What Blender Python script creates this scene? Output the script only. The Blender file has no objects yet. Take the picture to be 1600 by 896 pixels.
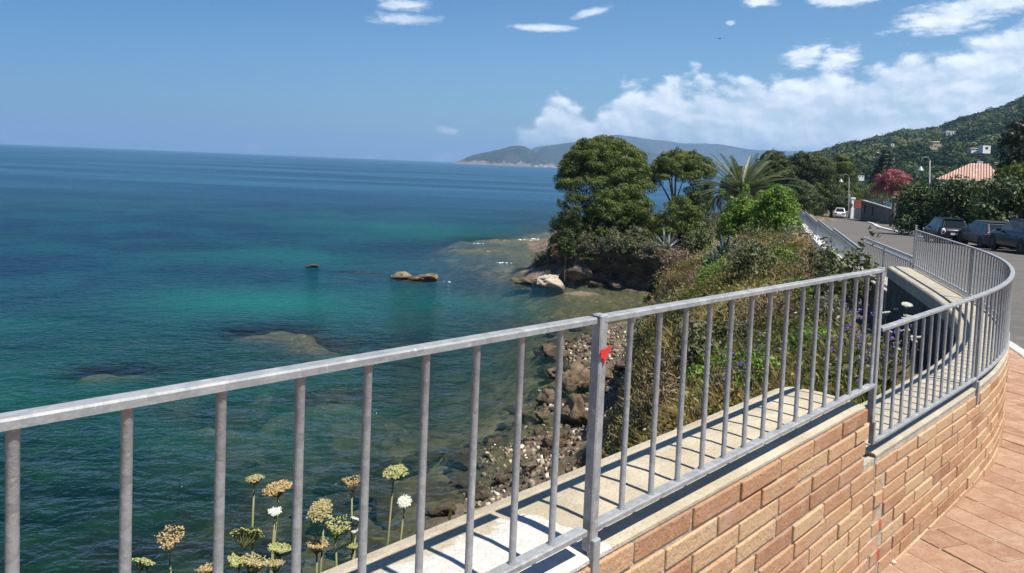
import bpy, bmesh, math, random
import numpy as np
from mathutils import Vector, Matrix, noise as mnoise
random.seed(7); RNG=np.random.default_rng(7)
C=bpy.context.scene.collection
sc=bpy.context.scene
R=math.radians
# ------------------------------------------------------------------ camera
F=1150.; CX=800.; H0=224.; SL=0.0408; PITCH=R(3.05); ROLL=math.atan(SL)
EYE=np.array([0,0,1.55])
CY=H0+SL*800+F*math.tan(PITCH)/math.cos(ROLL)
_fw=np.array([0,math.cos(PITCH),-math.sin(PITCH)]); _r0=np.array([1,0,0.]); _u0=np.cross(_r0,_fw)
_r=_r0*math.cos(ROLL)+_u0*math.sin(ROLL); _u=-_r0*math.sin(ROLL)+_u0*math.cos(ROLL)
cam=bpy.data.cameras.new('camera'); co=bpy.data.objects.new('camera',cam); C.objects.link(co)
cam.sensor_fit='HORIZONTAL'; cam.sensor_width=36; cam.lens=F/1600*36
cam.shift_y=-(448-CY)/1600; cam.clip_start=.05; cam.clip_end=60000
m=Matrix.Identity(4)
for i in range(3):
    m[i][0]=_r[i]; m[i][1]=_u[i]; m[i][2]=-_fw[i]; m[i][3]=EYE[i]
co.matrix_world=m; sc.camera=co
sc.view_settings.view_transform='Standard'; sc.view_settings.look='None'
sc.view_settings.exposure=0.75; sc.view_settings.gamma=1; sc.view_settings.use_curve_mapping=False
SUN_EL=R(64); SUN_AZ=R(130)          # azimuth clockwise from +Y
SUN_STRENGTH=4.9; SKY_STRENGTH=0.063
sd=bpy.data.lights.new('sun','SUN'); so=bpy.data.objects.new('sun',sd); C.objects.link(so)
sd.energy=SUN_STRENGTH; sd.angle=R(.5); sd.color=(1,.955,.88)
_sv=Vector((math.sin(SUN_AZ)*math.cos(SUN_EL),math.cos(SUN_AZ)*math.cos(SUN_EL),math.sin(SUN_EL)))
so.rotation_euler=_sv.to_track_quat('Z','Y').to_euler(); so.location=(20,-20,60)
sc.cycles.max_bounces=8; sc.cycles.transparent_max_bounces=24; sc.cycles.volume_bounces=1
sc.cycles.use_denoising=True
sc.cycles.sample_clamp_indirect=4

def px(x,y):                            # direction of a photo pixel
    return _fw+_r*(x-CX)/F-_u*(y-CY)/F
def onz(x,y,z):
    d=px(x,y); return EYE+d*((z-EYE[2])/d[2])
def aty(x,y,Y):
    d=px(x,y); return EYE+d*(Y/d[1])
def proj(P):
    d=np.asarray(P,float)-EYE; z=d@_fw
    return CX+F*(d@_r)/z, CY-F*(d@_u)/z

# ------------------------------------------------------------------ node helpers
class G:
    """tiny wrapper round a node tree"""
    def __init__(s,nt): s.nt=nt; s.N=nt.nodes; s.L=nt.links
    def n(s,t,**k):
        x=s.N.new(t)
        for a,v in k.items(): setattr(x,a,v)
        return x
    def put(s,sock,v):
        if hasattr(v,'is_output') or isinstance(v,bpy.types.NodeSocket): s.L.new(v,sock)
        else:
            if isinstance(v,(tuple,list)) and len(v)==3 and sock.type=='RGBA': v=(*v,1)
            sock.default_value=v
    def m(s,op,a,b=None,c=None,clamp=False):
        x=s.n('ShaderNodeMath',operation=op,use_clamp=clamp)
        s.put(x.inputs[0],a)
        if b is not None: s.put(x.inputs[1],b)
        if c is not None: s.put(x.inputs[2],c)
        return x.outputs[0]
    def vm(s,op,a,b=None):
        x=s.n('ShaderNodeVectorMath',operation=op); s.put(x.inputs[0],a)
        if b is not None: s.put(x.inputs[1],b)
        return x.outputs[0]
    def ss(s,v,a,b):                      # smoothstep
        x=s.n('ShaderNodeMapRange',interpolation_type='SMOOTHSTEP'); s.put(x.inputs[0],v)
        x.inputs[1].default_value=a; x.inputs[2].default_value=b
        return x.outputs[0]
    def mr(s,v,a,b,c,d):
        x=s.n('ShaderNodeMapRange'); s.put(x.inputs[0],v)
        for i,q in enumerate((a,b,c,d)): s.put(x.inputs[i+1],q)
        return x.outputs[0]
    def mix(s,f,a,b,blend='MIX'):
        x=s.n('ShaderNodeMix',data_type='RGBA',blend_type=blend)
        s.put(x.inputs[0],f); s.put(x.inputs[6],a); s.put(x.inputs[7],b); return x.outputs[2]
    def noise(s,vec,scale,detail=4,rough=.55,dist=0,out=0):
        x=s.n('ShaderNodeTexNoise'); s.put(x.inputs['Vector'],vec)
        x.inputs['Scale'].default_value=scale; x.inputs['Detail'].default_value=detail
        x.inputs['Roughness'].default_value=rough; x.inputs['Distortion'].default_value=dist
        return x.outputs[out]
    def vor(s,vec,scale,feature='F1',out=0,rnd=1):
        x=s.n('ShaderNodeTexVoronoi',feature=feature); s.put(x.inputs['Vector'],vec)
        x.inputs['Scale'].default_value=scale; x.inputs['Randomness'].default_value=rnd; return x.outputs[out]
    def obj(s): return s.n('ShaderNodeTexCoord').outputs['Object']
    def pos(s): return s.n('ShaderNodeNewGeometry').outputs['Position']
    def attr(s,name): 
        x=s.n('ShaderNodeAttribute'); x.attribute_name=name; return x.outputs['Fac']
    def ramp(s,f,stops,interp='LINEAR'):
        x=s.n('ShaderNodeValToRGB'); s.put(x.inputs[0],f); cr=x.color_ramp; cr.interpolation=interp
        while len(cr.elements)<len(stops): cr.elements.new(.5)
        for e,(p,c) in zip(cr.elements,stops):
            e.position=p; e.color=(*c,1) if isinstance(c,(tuple,list)) else (c,c,c,1)
        return x.outputs[0]
    def xyz(s,v):
        x=s.n('ShaderNodeSeparateXYZ'); s.put(x.inputs[0],v); return x.outputs
    def comb(s,a,b,c):
        x=s.n('ShaderNodeCombineXYZ'); s.put(x.inputs[0],a); s.put(x.inputs[1],b); s.put(x.inputs[2],c); return x.outputs[0]
    def bump(s,h,dist=.01,strength=1,normal=None):
        x=s.n('ShaderNodeBump'); s.put(x.inputs['Height'],h); x.inputs['Distance'].default_value=dist
        x.inputs['Strength'].default_value=strength
        if normal is not None: s.put(x.inputs['Normal'],normal)
        return x.outputs[0]
    def bsdf(s,**k):
        x=s.n('ShaderNodeBsdfPrincipled')
        for a,v in k.items(): s.put(x.inputs[a.replace('_',' ')],v)
        return x
def new_mat(name):
    m=bpy.data.materials.new(name); m.use_nodes=True; m.node_tree.nodes.clear()
    g=G(m.node_tree); out=g.n('ShaderNodeOutputMaterial'); return m,g,out
MATS={}
def M(name,c1,c2=None,scale=5,rough=.6,bump=0,bscale=None,metal=0,c3=None,spec=.5,detail=5,objrand=0):
    if name in MATS: return MATS[name]
    m,g,out=new_mat(name); v=g.obj()
    if objrand:
        oi=g.n('ShaderNodeObjectInfo'); v=g.vm('ADD',v,g.vm('SCALE',(13.1,7.7,3.3),None)) if 0 else v
    f=g.noise(v,scale,detail,.6); f=g.ss(f,.3,.7)
    col=g.mix(f,c1,c2 or c1)
    if c3:
        f2=g.ss(g.noise(v,scale*4.3,6,.7),.5,.72); col=g.mix(f2,col,c3)
    if objrand:
        hs=g.n('ShaderNodeHueSaturation'); g.put(hs.inputs['Value'],g.mr(oi.outputs['Random'],0,1,1-objrand,1+objrand)); g.put(hs.inputs['Color'],col); col=hs.outputs[0]
    b=g.bsdf(Base_Color=col,Roughness=rough,Metallic=metal); b.inputs['Specular IOR Level'].default_value=spec
    if bump:
        h=g.noise(v,bscale or scale*6,6,.65); g.put(b.inputs['Normal'],g.bump(h,bump))
    g.L.new(b.outputs[0],out.inputs[0]); MATS[name]=m; return m
def leafmat(name,dark,light,transl=.3,rough=.55,c3=None,spec=.3):
    if name in MATS: return MATS[name]
    m,g,out=new_mat(name); t=g.attr('tint')
    st=[(0,dark),(1,light)] if c3 is None else [(0,dark),(.6,light),(1,c3)]
    col=g.ramp(t,st)
    b=g.bsdf(Base_Color=col,Roughness=rough); b.inputs['Specular IOR Level'].default_value=spec
    tr=g.n('ShaderNodeBsdfTranslucent'); g.put(tr.inputs[0],g.mix(.5,col,(light[0]*1.4,light[1]*1.5,light[2]*.6),'MIX'))
    mx=g.n('ShaderNodeMixShader'); mx.inputs[0].default_value=transl
    g.L.new(b.outputs[0],mx.inputs[1]); g.L.new(tr.outputs[0],mx.inputs[2]); g.L.new(mx.outputs[0],out.inputs[0])
    MATS[name]=m; return m

# ------------------------------------------------------------------ world
w=bpy.data.worlds.new('World'); sc.world=w; w.use_nodes=True; w.node_tree.nodes.clear()
g=G(w.node_tree)
sky=g.n('ShaderNodeTexSky'); sky.sky_type='NISHITA'; sky.sun_disc=False
sky.sun_elevation=SUN_EL; sky.sun_rotation=SUN_AZ; sky.altitude=0; sky.air_density=1.0; sky.dust_density=.3; sky.ozone_density=1.0
dirv=g.vm('NORMALIZE',g.n('ShaderNodeTexCoord').outputs['Generated'])
X,Y,Z=g.xyz(dirv)
az=g.m('MULTIPLY',g.m('ARCTAN2',X,Y),180/math.pi); el=g.m('MULTIPLY',g.m('ARCSINE',Z),180/math.pi)
cv=g.comb(az,g.m('MULTIPLY',el,1.5),0)
def azel(x,y):
    d=px(x,y); d=d/np.linalg.norm(d); return math.degrees(math.atan2(d[0],d[1])),math.degrees(math.asin(d[2]))
# cumulus bank along the right: its top edge in degrees over azimuth
tops=[(780,240),(830,182),(850,152),(900,156),(925,172),(960,145),(1000,128),(1060,116),(1140,112),(1200,118),(1240,110),(1290,95),(1340,98),(1400,86),(1450,70),(1500,58),(1560,28),(1600,10),(1800,-60)]
st=[(0,0.0)]
for x,y in tops:
    a,e=azel(x,y); st.append(((a+10)/70,max(e,0)/30))
st.append((1,.3))
topf=g.m('MULTIPLY',g.ramp(g.mr(az,-10,60,0,1),st),30)
wn=g.noise(cv,.12,2,.5,out=1)
cvw=g.vm('ADD',cv,g.vm('SCALE',g.vm('SUBTRACT',wn,(.5,.5,.5)),None)); 
cvw.node.inputs[1].links[0].from_node.inputs['Scale'].default_value=2.5
n1=g.noise(cvw,.42,7,.52)
n1b=g.noise(g.vm('ADD',cvw,(.28,.62,0)),.42,7,.52)
n2=g.noise(g.vm('ADD',cv,(31,7,3)),.17,5,.55)
hgt=g.m('SUBTRACT',topf,el)                      # degrees below the top edge
edge=g.m('ADD',hgt,g.m('MULTIPLY',g.m('SUBTRACT',n1,.53),6.5))
bank=g.ss(edge,-.25,1.2)
holes=g.ss(g.m('ADD',n2,g.m('MULTIPLY',hgt,-.004)),.36,.56)
bank=g.m('MULTIPLY',bank,g.m('ADD',.66,g.m('MULTIPLY',holes,.34)))
lowfade=g.mr(el,0,2.6,.5,1.0)
# wisps and single puffs, each an ellipse with torn edges
def puff(x,y,wx,wy,thr,sx=1,sc_=1.2,k=1.0):
    a,e=azel(x,y); kx=math.degrees(wx/F); ky=math.degrees(wy/F)
    dx=g.m('DIVIDE',g.m('SUBTRACT',az,a),kx); dy=g.m('DIVIDE',g.m('SUBTRACT',el,g.m('ADD',e,g.m('MULTIPLY',g.m('SUBTRACT',az,a),sx))),ky)
    rr=g.m('SQRT',g.m('ADD',g.m('MULTIPLY',dx,dx),g.m('MULTIPLY',dy,dy)))
    q=g.noise(g.comb(g.m('MULTIPLY',az,sc_*.6),g.m('MULTIPLY',el,sc_*1.7),x*.1),1.0,6,.6)
    return g.m('MULTIPLY',g.ss(g.m('ADD',g.m('SUBTRACT',1,rr),g.m('MULTIPLY',g.m('SUBTRACT',q,.5),thr)),0.0,.75),k)
pf=None
for a in [(632,8,50,12,1.6,0,1.2,.75),(630,30,70,10,1.8,.03,1.2,.6),(850,44,60,8,1.2,0,1.2,.85),(922,20,40,8,1.4,.25,1.2,.7),(700,205,28,8,1.6,-.15,1.5,.55),
          (1190,3,34,10,1.6,0,1.5,.95),(1257,88,36,20,1.7,.2,1.6,1),(1310,95,34,24,1.7,.2,1.6,1),(1141,36,9,5,1.2,0,1.6,.6),(1320,2,60,10,1.6,0,1.5,.8),(1480,30,75,26,1.8,.1,1.2,.95),(1560,5,110,18,1.6,.05,1.2,.9)]:
    p=puff(*a); pf=p if pf is None else g.m('MAXIMUM',pf,p)
cl=g.m('MAXIMUM',g.m('MULTIPLY',bank,lowfade),pf,clamp=True)
lit=g.m('ADD',.5,g.m('MULTIPLY',g.m('SUBTRACT',n1,n1b),4.2),clamp=True)
rim=g.ss(hgt,4.5,-.5)
br=g.m('ADD',g.m('MULTIPLY',lit,.6),g.m('MULTIPLY',rim,.3),clamp=True)
ccol=g.mix(br,(6.6,7.9,9.3),(12.4,12.7,12.9))
hs=g.n('ShaderNodeHueSaturation'); g.put(hs.inputs['Color'],sky.outputs[0]); hs.inputs['Saturation'].default_value=1.22; hs.inputs['Value'].default_value=1.06
seaward=g.ss(g.m('ADD',g.m('MULTIPLY',X,math.sin(R(60))),g.m('MULTIPLY',Y,math.cos(R(60)))),.85,-.25)
tone=g.mix(g.ss(el,-.5,10),(.45,.62,.83),(.77,.94,1.07)); tone=g.mix(1.0,tone,g.mix(seaward,(1,1,1),(.53,.67,.81)),'MULTIPLY')
skyc=g.mix(1.0,hs.outputs[0],tone,'MULTIPLY')
fin=g.mix(g.m('MULTIPLY',cl,.92),skyc,ccol)
bg=g.n('ShaderNodeBackground'); g.put(bg.inputs[0],fin); bg.inputs[1].default_value=SKY_STRENGTH
wo=g.n('ShaderNodeOutputWorld'); g.L.new(bg.outputs[0],wo.inputs[0])

# ------------------------------------------------------------------ mesh helpers
def smooth(me,on=True):
    me.polygons.foreach_set('use_smooth',[on]*len(me.polygons))
def link(name,me,mat=None,parent=None):
    o=bpy.data.objects.new(name,me); C.objects.link(o)
    if mat is not None: me.materials.append(mat)
    if parent is not None: o.parent=parent
    return o
def tag(o,label=None,cat=None,group=None,kind=None):
    for k,v in (('label',label),('category',cat),('group',group),('kind',kind)):
        if v: o[k]=v
    return o
def thing(name,label,cat,loc=(0,0,0),rz=0,group=None):
    o=bpy.data.objects.new(name,None); C.objects.link(o); o.empty_display_size=.2
    o.location=loc; o.rotation_euler=(0,0,rz); return tag(o,label,cat,group)
def dup(root,loc=None,rz=None,label=None,group=None,scale=None):
    r=root.copy(); C.objects.link(r)
    if loc is not None: r.location=loc
    if rz is not None: r.rotation_euler=(0,0,rz)
    if scale is not None: r.scale=scale if hasattr(scale,'__len__') else (scale,)*3
    if label: r['label']=label
    if group: r['group']=group
    for ch in list(root.children):
        c=ch.copy(); C.objects.link(c); c.parent=r
        for q in list(ch.children):
            d=q.copy(); C.objects.link(d); d.parent=c
    return r
class MB:
    def __init__(s): s.v=[]; s.f=[]; s.t=[]
    def add(s,vs,fs,t=0.5):
        b=len(s.v); s.v+= [tuple(map(float,q)) for q in vs]; s.f+=[tuple(b+i for i in q) for q in fs]; s.t+=[t]*len(vs); return s
    def box(s,c,d,rz=0,t=.5,ux=None):
        c=np.array(c,float); ca,sa=math.cos(rz),math.sin(rz); X=np.array([ca,sa,0]); Yv=np.array([-sa,ca,0]); Zv=np.array([0,0,1.])
        if ux is not None:
            X=np.array(ux,float); X/=np.linalg.norm(X); Yv=np.cross([0,0,1.],X); Yv/=np.linalg.norm(Yv); Zv=np.cross(X,Yv)
        vs=[c+X*sx*d[0]/2+Yv*sy*d[1]/2+Zv*sz*d[2]/2 for sz in(-1,1) for sy in(-1,1) for sx in(-1,1)]
        return s.add(vs,[(0,2,3,1),(4,5,7,6),(0,1,5,4),(2,6,7,3),(0,4,6,2),(1,3,7,5)],t)
    def bar(s,a,b,wd,ht,t=.5):            # rectangular bar between two points
        a=np.array(a,float); b=np.array(b,float); return s.box((a+b)/2,(np.linalg.norm(b-a),wd,ht),ux=b-a,t=t)
    def tube(s,pts,rad,n=8,t=.5,cap=True):
        pts=[np.array(p,float) for p in pts]; rad=rad if hasattr(rad,'__len__') else [rad]*len(pts)
        vs=[];fs=[]; ref=np.array([.31,.95,.05])
        for i,p in enumerate(pts):
            d=pts[min(i+1,len(pts)-1)]-pts[max(i-1,0)]; d/=np.linalg.norm(d)+1e-9
            if abs(d@ref)>.95: ref=np.array([1.,.1,.2])
            a=np.cross(d,ref); a/=np.linalg.norm(a); b=np.cross(d,a)
            for k in range(n):
                an=2*math.pi*k/n; vs.append(p+(a*math.cos(an)+b*math.sin(an))*rad[i])
        for i in range(len(pts)-1):
            for k in range(n):
                k2=(k+1)%n; fs.append((i*n+k,i*n+k2,(i+1)*n+k2,(i+1)*n+k))
        if cap: fs.append(tuple(range(n))); fs.append(tuple(range(len(vs)-1,len(vs)-1-n,-1)))
        return s.add(vs,fs,t)
    def lathe(s,prof,c=(0,0,0),n=16,t=.5):
        vs=[];fs=[]
        for r,z in prof:
            for k in range(n):
                a=2*math.pi*k/n; vs.append((c[0]+r*math.cos(a),c[1]+r*math.sin(a),c[2]+z))
        for i in range(len(prof)-1):
            for k in range(n):
                k2=(k+1)%n; fs.append((i*n+k,i*n+k2,(i+1)*n+k2,(i+1)*n+k))
        return s.add(vs,fs,t)
    def mesh(s,name,sm=False):
        me=bpy.data.meshes.new(name); me.from_pydata(s.v,[],s.f); me.update()
        at=me.attributes.new('tint','FLOAT','POINT'); at.data.foreach_set('value',s.t)
        bm=bmesh.new(); bm.from_mesh(me); bmesh.ops.recalc_face_normals(bm,faces=bm.faces); bm.to_mesh(me); bm.free()
        if sm: smooth(me)
        return me
    def build(s,name,mat,parent=None,sm=False,bevel=0,seg=1,origin=None):
        if origin is not None:
            o_=np.array(origin,float); s.v=[tuple(np.array(q)-o_) for q in s.v]
        o=link(name,s.mesh(name,sm),mat,parent)
        if origin is not None: o.location=origin
        if bevel:
            b=o.modifiers.new('bevel','BEVEL'); b.width=bevel; b.segments=seg; b.limit_method='ANGLE'; b.angle_limit=R(40)
        return o
def sweep(path,prof,closed=True,cap=True,t=.5,mb=None):
    """path: list of (x,y,z); prof: list of (offset to the left, dz)"""
    mb=mb or MB(); P=np.array(path,float); n=len(prof); vs=[];fs=[]
    for i in range(len(P)):
        d=P[min(i+1,len(P)-1)][:2]-P[max(i-1,0)][:2]; d/=np.linalg.norm(d); nl=np.array([-d[1],d[0]])
        for o,dz in prof: vs.append((P[i][0]+nl[0]*o,P[i][1]+nl[1]*o,P[i][2]+dz))
    for i in range(len(P)-1):
        for k in range(n if closed else n-1):
            k2=(k+1)%n; fs.append((i*n+k,i*n+k2,(i+1)*n+k2,(i+1)*n+k))
    if closed and cap: fs.append(tuple(range(n))); fs.append(tuple(range(len(vs)-1,len(vs)-1-n,-1)))
    return mb.add(vs,fs,t)
def np_mesh(name,V,Fc,tint=None,sm=False,extra=None):
    """V (n,3), Fc (m,k) arrays"""
    V=np.asarray(V,np.float32); Fc=np.asarray(Fc,np.int32); k=Fc.shape[1]
    me=bpy.data.meshes.new(name); me.vertices.add(len(V)); me.vertices.foreach_set('co',V.ravel())
    me.loops.add(Fc.size); me.loops.foreach_set('vertex_index',Fc.ravel())
    me.polygons.add(len(Fc)); me.polygons.foreach_set('loop_start',np.arange(0,Fc.size,k,dtype=np.int32))
    me.polygons.foreach_set('loop_total',np.full(len(Fc),k,np.int32))
    if sm: me.polygons.foreach_set('use_smooth',np.ones(len(Fc),bool))
    if tint is not None: me.attributes.new('tint','FLOAT','POINT').data.foreach_set('value',np.asarray(tint,np.float32))
    for kx,a in (extra or {}).items(): me.attributes.new(kx,'FLOAT','POINT').data.foreach_set('value',np.asarray(a,np.float32))
    me.update(calc_edges=True); me.validate(); return me
def unit(v): return v/(np.linalg.norm(v,axis=-1,keepdims=True)+1e-9)
def leaves(name,P,N,size,aspect,tint,mat,parent=None,drop=0):
    """diamond leaves at P, facing N"""
    n=len(P); N=unit(N); T=unit(np.cross(N,RNG.normal(size=(n,3)))); B=np.cross(N,T)
    if drop: T=unit(T+np.array([0,0,-drop]))
    L=T*(np.asarray(size)[:,None]*.5); W=B*(np.asarray(size)[:,None]*.5*aspect)
    V=np.stack([P-L,P+W,P+L,P-W],1).reshape(-1,3)
    return link(name,np_mesh(name,V,np.arange(4*n).reshape(n,4),np.repeat(tint,4)),mat,parent)
def puffs_leaves(puffs,per,up=.25):
    """leaf positions and normals on clumps (cx,cy,cz,rx,ry,rz)"""
    P=[];N=[];T=[]
    for (cx,cy,cz,rx,ry,rz) in puffs:
        k=max(6,int(per*(rx*ry+rx*rz)/2)); d=unit(RNG.normal(size=(k,3))+np.array([0,0,up]))
        r=RNG.uniform(.45,1.08,size=(k,1))**.5
        P.append(np.array([cx,cy,cz])+d*r*np.array([rx,ry,rz])); N.append(d+RNG.normal(size=(k,3))*.38)
        T.append(np.clip(RNG.normal(RNG.uniform(.25,.75),.2,size=k),0,1))
    return np.concatenate(P),np.concatenate(N),np.concatenate(T)
def fbm(x,y,s,oct=4,seed=0):
    """vector fbm from sines/hashes; cheap value noise"""
    x=np.asarray(x,float)/s+seed*17.13; y=np.asarray(y,float)/s+seed*9.71; tot=0;amp=1;nrm=0
    for o in range(oct):
        xi=np.floor(x).astype(np.int64); yi=np.floor(y).astype(np.int64); fx=x-xi; fy=y-yi
        fx=fx*fx*(3-2*fx); fy=fy*fy*(3-2*fy)
        def h(a,b):
            v=(a*374761393+b*668265263+o*1442695041+seed*7919)&0xffffffff; v=((v^(v>>13))*1274126177)&0xffffffff
            return ((v^(v>>16))&0xffff)/65535.
        v=(h(xi,yi)*(1-fx)+h(xi+1,yi)*fx)*(1-fy)+(h(xi,yi+1)*(1-fx)+h(xi+1,yi+1)*fx)*fy
        tot=tot+amp*v; nrm+=amp; amp*=.5; x=x*2.03; y=y*2.03
    return tot/nrm-.5

# ------------------------------------------------------------------ layout
SEA=-7.5
def zroad(Y):
    Y=np.asarray(Y,float); return np.where(Y<60,-.07-.045*Y,-.07-.045*60-.038*(Y-60))
def onroad(x,y):
    d=px(x,y); Yv=20.
    for _ in range(60):
        z=float(zroad(Yv)); t=(z-EYE[2])/d[2]; Yv=.5*Yv+.5*min(max(t*d[1],1),300)
    return EYE+d*(Yv/d[1])
P1=np.array([.211,1.657]); A0=P1-1.2*np.array([math.sin(R(43.48)),math.cos(R(43.48))]); P2=np.array([1.562,3.078])
uA=(P1-A0)/np.linalg.norm(P1-A0); uB=(P2-P1)/np.linalg.norm(P2-P1)
AS=P1-uA*4.2
CP=[(1.60,3.115),(2.137,3.639),(2.58,4.075),(2.886,4.375),(3.205,4.72),(3.524,5.108),(3.88,5.62),(4.16,6.09),(4.38,6.53),(4.585,7.0),(4.80,7.58),(4.97,8.1),(5.11,8.56),(5.45,9.58),(5.70,10.35)]
def resample(pts,step):
    P=np.array(pts,float)
    # catmull-rom then arc length resample
    Q=[]
    for i in range(len(P)-1):
        p0=P[max(i-1,0)];p1=P[i];p2=P[i+1];p3=P[min(i+2,len(P)-1)]
        for t in np.linspace(0,1,12,endpoint=False):
            Q.append(.5*((2*p1)+(-p0+p2)*t+(2*p0-5*p1+4*p2-p3)*t*t+(-p0+3*p1-3*p2+p3)*t**3))
    Q.append(P[-1]); Q=np.array(Q); s=np.concatenate([[0],np.cumsum(np.linalg.norm(np.diff(Q,axis=0),axis=1))])
    n=max(2,int(round(s[-1]/step))+1); ss=np.linspace(0,s[-1],n)
    return np.stack([np.interp(ss,s,Q[:,k]) for k in range(Q.shape[1])],1)
CPs=np.array(CP)
for _ in range(2):
    CPs[1:-1]=.25*CPs[:-2]+.5*CPs[1:-1]+.25*CPs[2:]
CC=resample(CPs,.1)
D0=np.array([5.76,10.5]); D1=np.array([6.55,13.62]); E0=np.array([6.687,13.867])
hE=R(18.6); uE=np.array([math.sin(hE),math.cos(hE)])
WL=[tuple(AS)]+[tuple(P1),tuple(P2)]+CP[2::2]+[tuple(D0),tuple(D1)]+[tuple(E0+uE*k) for k in (5,10,15,22)]+[(18.5,46),(27,66),(42,100),(56,130),(75,170),(110,240)]
WLx=np.array([p[0] for p in WL]); WLy=np.array([p[1] for p in WL])
def wall_x(Y): return np.interp(Y,WLy,WLx,left=WLx[0]-20)

# ------------------------------------------------------------------ terrain heights
ctrl=np.array([
(-3.4,-.6,.0),(-1.2,1.0,.15),(-.6,1.6,.2),(0,2.2,.25),(.6,2.8,.1),(1.3,3.6,-.05),(2.0,4.4,-.2),(2.8,5.2,-.25),(3.4,6.4,-.3),(4.0,7.8,-.4),(4.8,9.8,-.5),(5.2,11.5,-.7),(5.8,14,-.9),(7,18,-1.0),(9.5,26,-1.2),(11.5,32,-1.5),(13,36,-1.7),(17,46,-2.4),(21,56,-2.8),(25,66,-3.2),(38,98,-4.2),
(1.67,8,-1.6),(2.4,8,-1.0),(3.1,8,-.7),(2.8,14,-2.2),(4.2,16,-1.6),(6.3,18,-1.0),(5.2,25,-2.4),(7,27,-1.9),(10.4,30,-1.4),(1.2,4.7,-.8),(.2,4,-1.6),
(-1.5,4,-3.2),(0,5.5,-3.0),(-3,4,-5.8),(-2,8,-6.6),(-1,11,-7.0),(.4,11,-5.8),(1.9,12,-3.5),(-3,12,-8.0),(-2,18,-7.8),(0,19.5,-7.45),(1.0,16,-6.6),(1.7,19,-6.3),(2.4,23.5,-7.0),(1.1,23,-7.5),(1.5,27,-7.5),(3,27,-7.2),(4.3,31,-7.1),(1.8,36,-7.65),(4,38,-7.6),(4,34,-7.25),(6.3,34.5,-7.0),(7.7,36,-6.8),(7.4,32.5,-3.6),(9,38,-4.6),(4,42,-7.66),(3.4,45,-7.72),(6.4,43.6,-7.62),(7,50,-7.62),(4.6,52,-7.72),(9.1,48,-7.5),(10.2,44,-6.8),(12,46,-4),(11.5,50,-6.8),(10,54,-7.3),(5.2,56.2,-7.5),(2.7,57,-7.45),(.3,57.4,-7.55),
(6,60.5,-4.2),(8,60.5,-4.2),(12,59.5,-4.2),(14,58,-3.9),(17,62,-3.6),(10,68,-3.8),(16,75,-3.6),(5,66,-5.5),(3,62,-7.2),(2,68,-7.6),(4.2,73.7,-7.5),(4.7,86,-7.5),(8,80,-5),(12,90,-4.8),(20,90,-4.2),(14,108,-7),(30,110,-5.6),(30,135,-9.0),(45,135,-7.0),(52,155,-7.6),(48,170,-9.5),(50,200,-10.5),(66,190,-8.6),(72,240,-9.8),(80,210,-8.2),
(1.2,9.5,-3.4),(.8,9.5,-5.4),(1.3,12,-6.2),(2.3,14,-4.5),(1.9,14,-6.6),(3.5,18,-2.6),(3.1,18,-4.8),(2.6,18,-6.8),(4.3,21.5,-3),(3.9,21.5,-5),(3.4,21.5,-6.9),(5.0,25,-3),(4.5,25,-5.2),(4.1,25,-7),(5.7,28,-3.3),(5.3,28,-5.3),(4.9,28,-7.1),(6.6,31,-3.5),(6.1,31,-5.4),(5.7,31,-7.1),(5.6,57.4,-4.8),(8,56.0,-7.35),(8,57.3,-4.5),(10.5,55.0,-7.25),(10.5,56.4,-4.5),(13,54.6,-6.6),(13,56.0,-4.2),
(-6,16,-9.0),(-6,25,-9.6),(-3,22,-8.2),(-1.5,26,-8.9),(-1,32,-9.3),(-1,38,-9.6),(0,45,-9.9),(-3,55,-9.6),(-12,20,-11),(-15,8,-10.5),(-20,40,-12),(-10,45,-11),(-8,65,-10),(-2,75,-8.0),(-4,86,-8.1),(1,80,-7.8),(-11,82,-10),(0,100,-9),(6,115,-9),(-30,60,-14),(-30,15,-13),(-40,100,-16),(-10,130,-13),(10,145,-10),(-7,6,-8.3),(-6,0,-5),(-9,-8,-6),(-20,-10,-10),(20,170,-10),(20,230,-12),(-40,200,-18)],float)
def _rbf():
    P=ctrl[:,:2]; K=np.linalg.norm(P[:,None]-P[None],axis=2)+np.eye(len(P))*.05
    A=np.block([[K,np.ones((len(P),1)),P],[np.ones((1,len(P))),np.zeros((1,3))],[P.T,np.zeros((2,3))]])
    return np.linalg.solve(A,np.concatenate([ctrl[:,2],[0,0,0]]))
_w=_rbf()
def land(X,Y):
    X=np.asarray(X,float);Y=np.asarray(Y,float); sh=X.shape; q=np.stack([X.ravel(),Y.ravel()],1); out=np.zeros(len(q))
    for i in range(0,len(q),4000):
        K=np.linalg.norm(q[i:i+4000,None]-ctrl[None,:,:2],axis=2); out[i:i+4000]=K@_w[:len(ctrl)]+_w[len(ctrl)]+q[i:i+4000]@_w[-2:]
    return out.reshape(sh)
REEFS=[(-12.0,37.0,2.6,2.1,.3,-7.74),(-9.0,34.8,2.1,1.9,-.2,-7.76),(-15.7,29.6,2.5,1.5,.35,-7.68),(-6.5,27.5,2.2,1.4,.2,-8.05),(-10,25,2.4,1.5,-.3,-8.2),(-12.2,57.6,2.4,.8,0,-7.62),(-7.2,54.8,2.0,.9,0,-7.8),(-.8,74,4.2,3.4,.2,-7.72),(-2.5,86,5,3,0,-7.75),(1.5,86,4,3,0,-7.6)]
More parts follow.
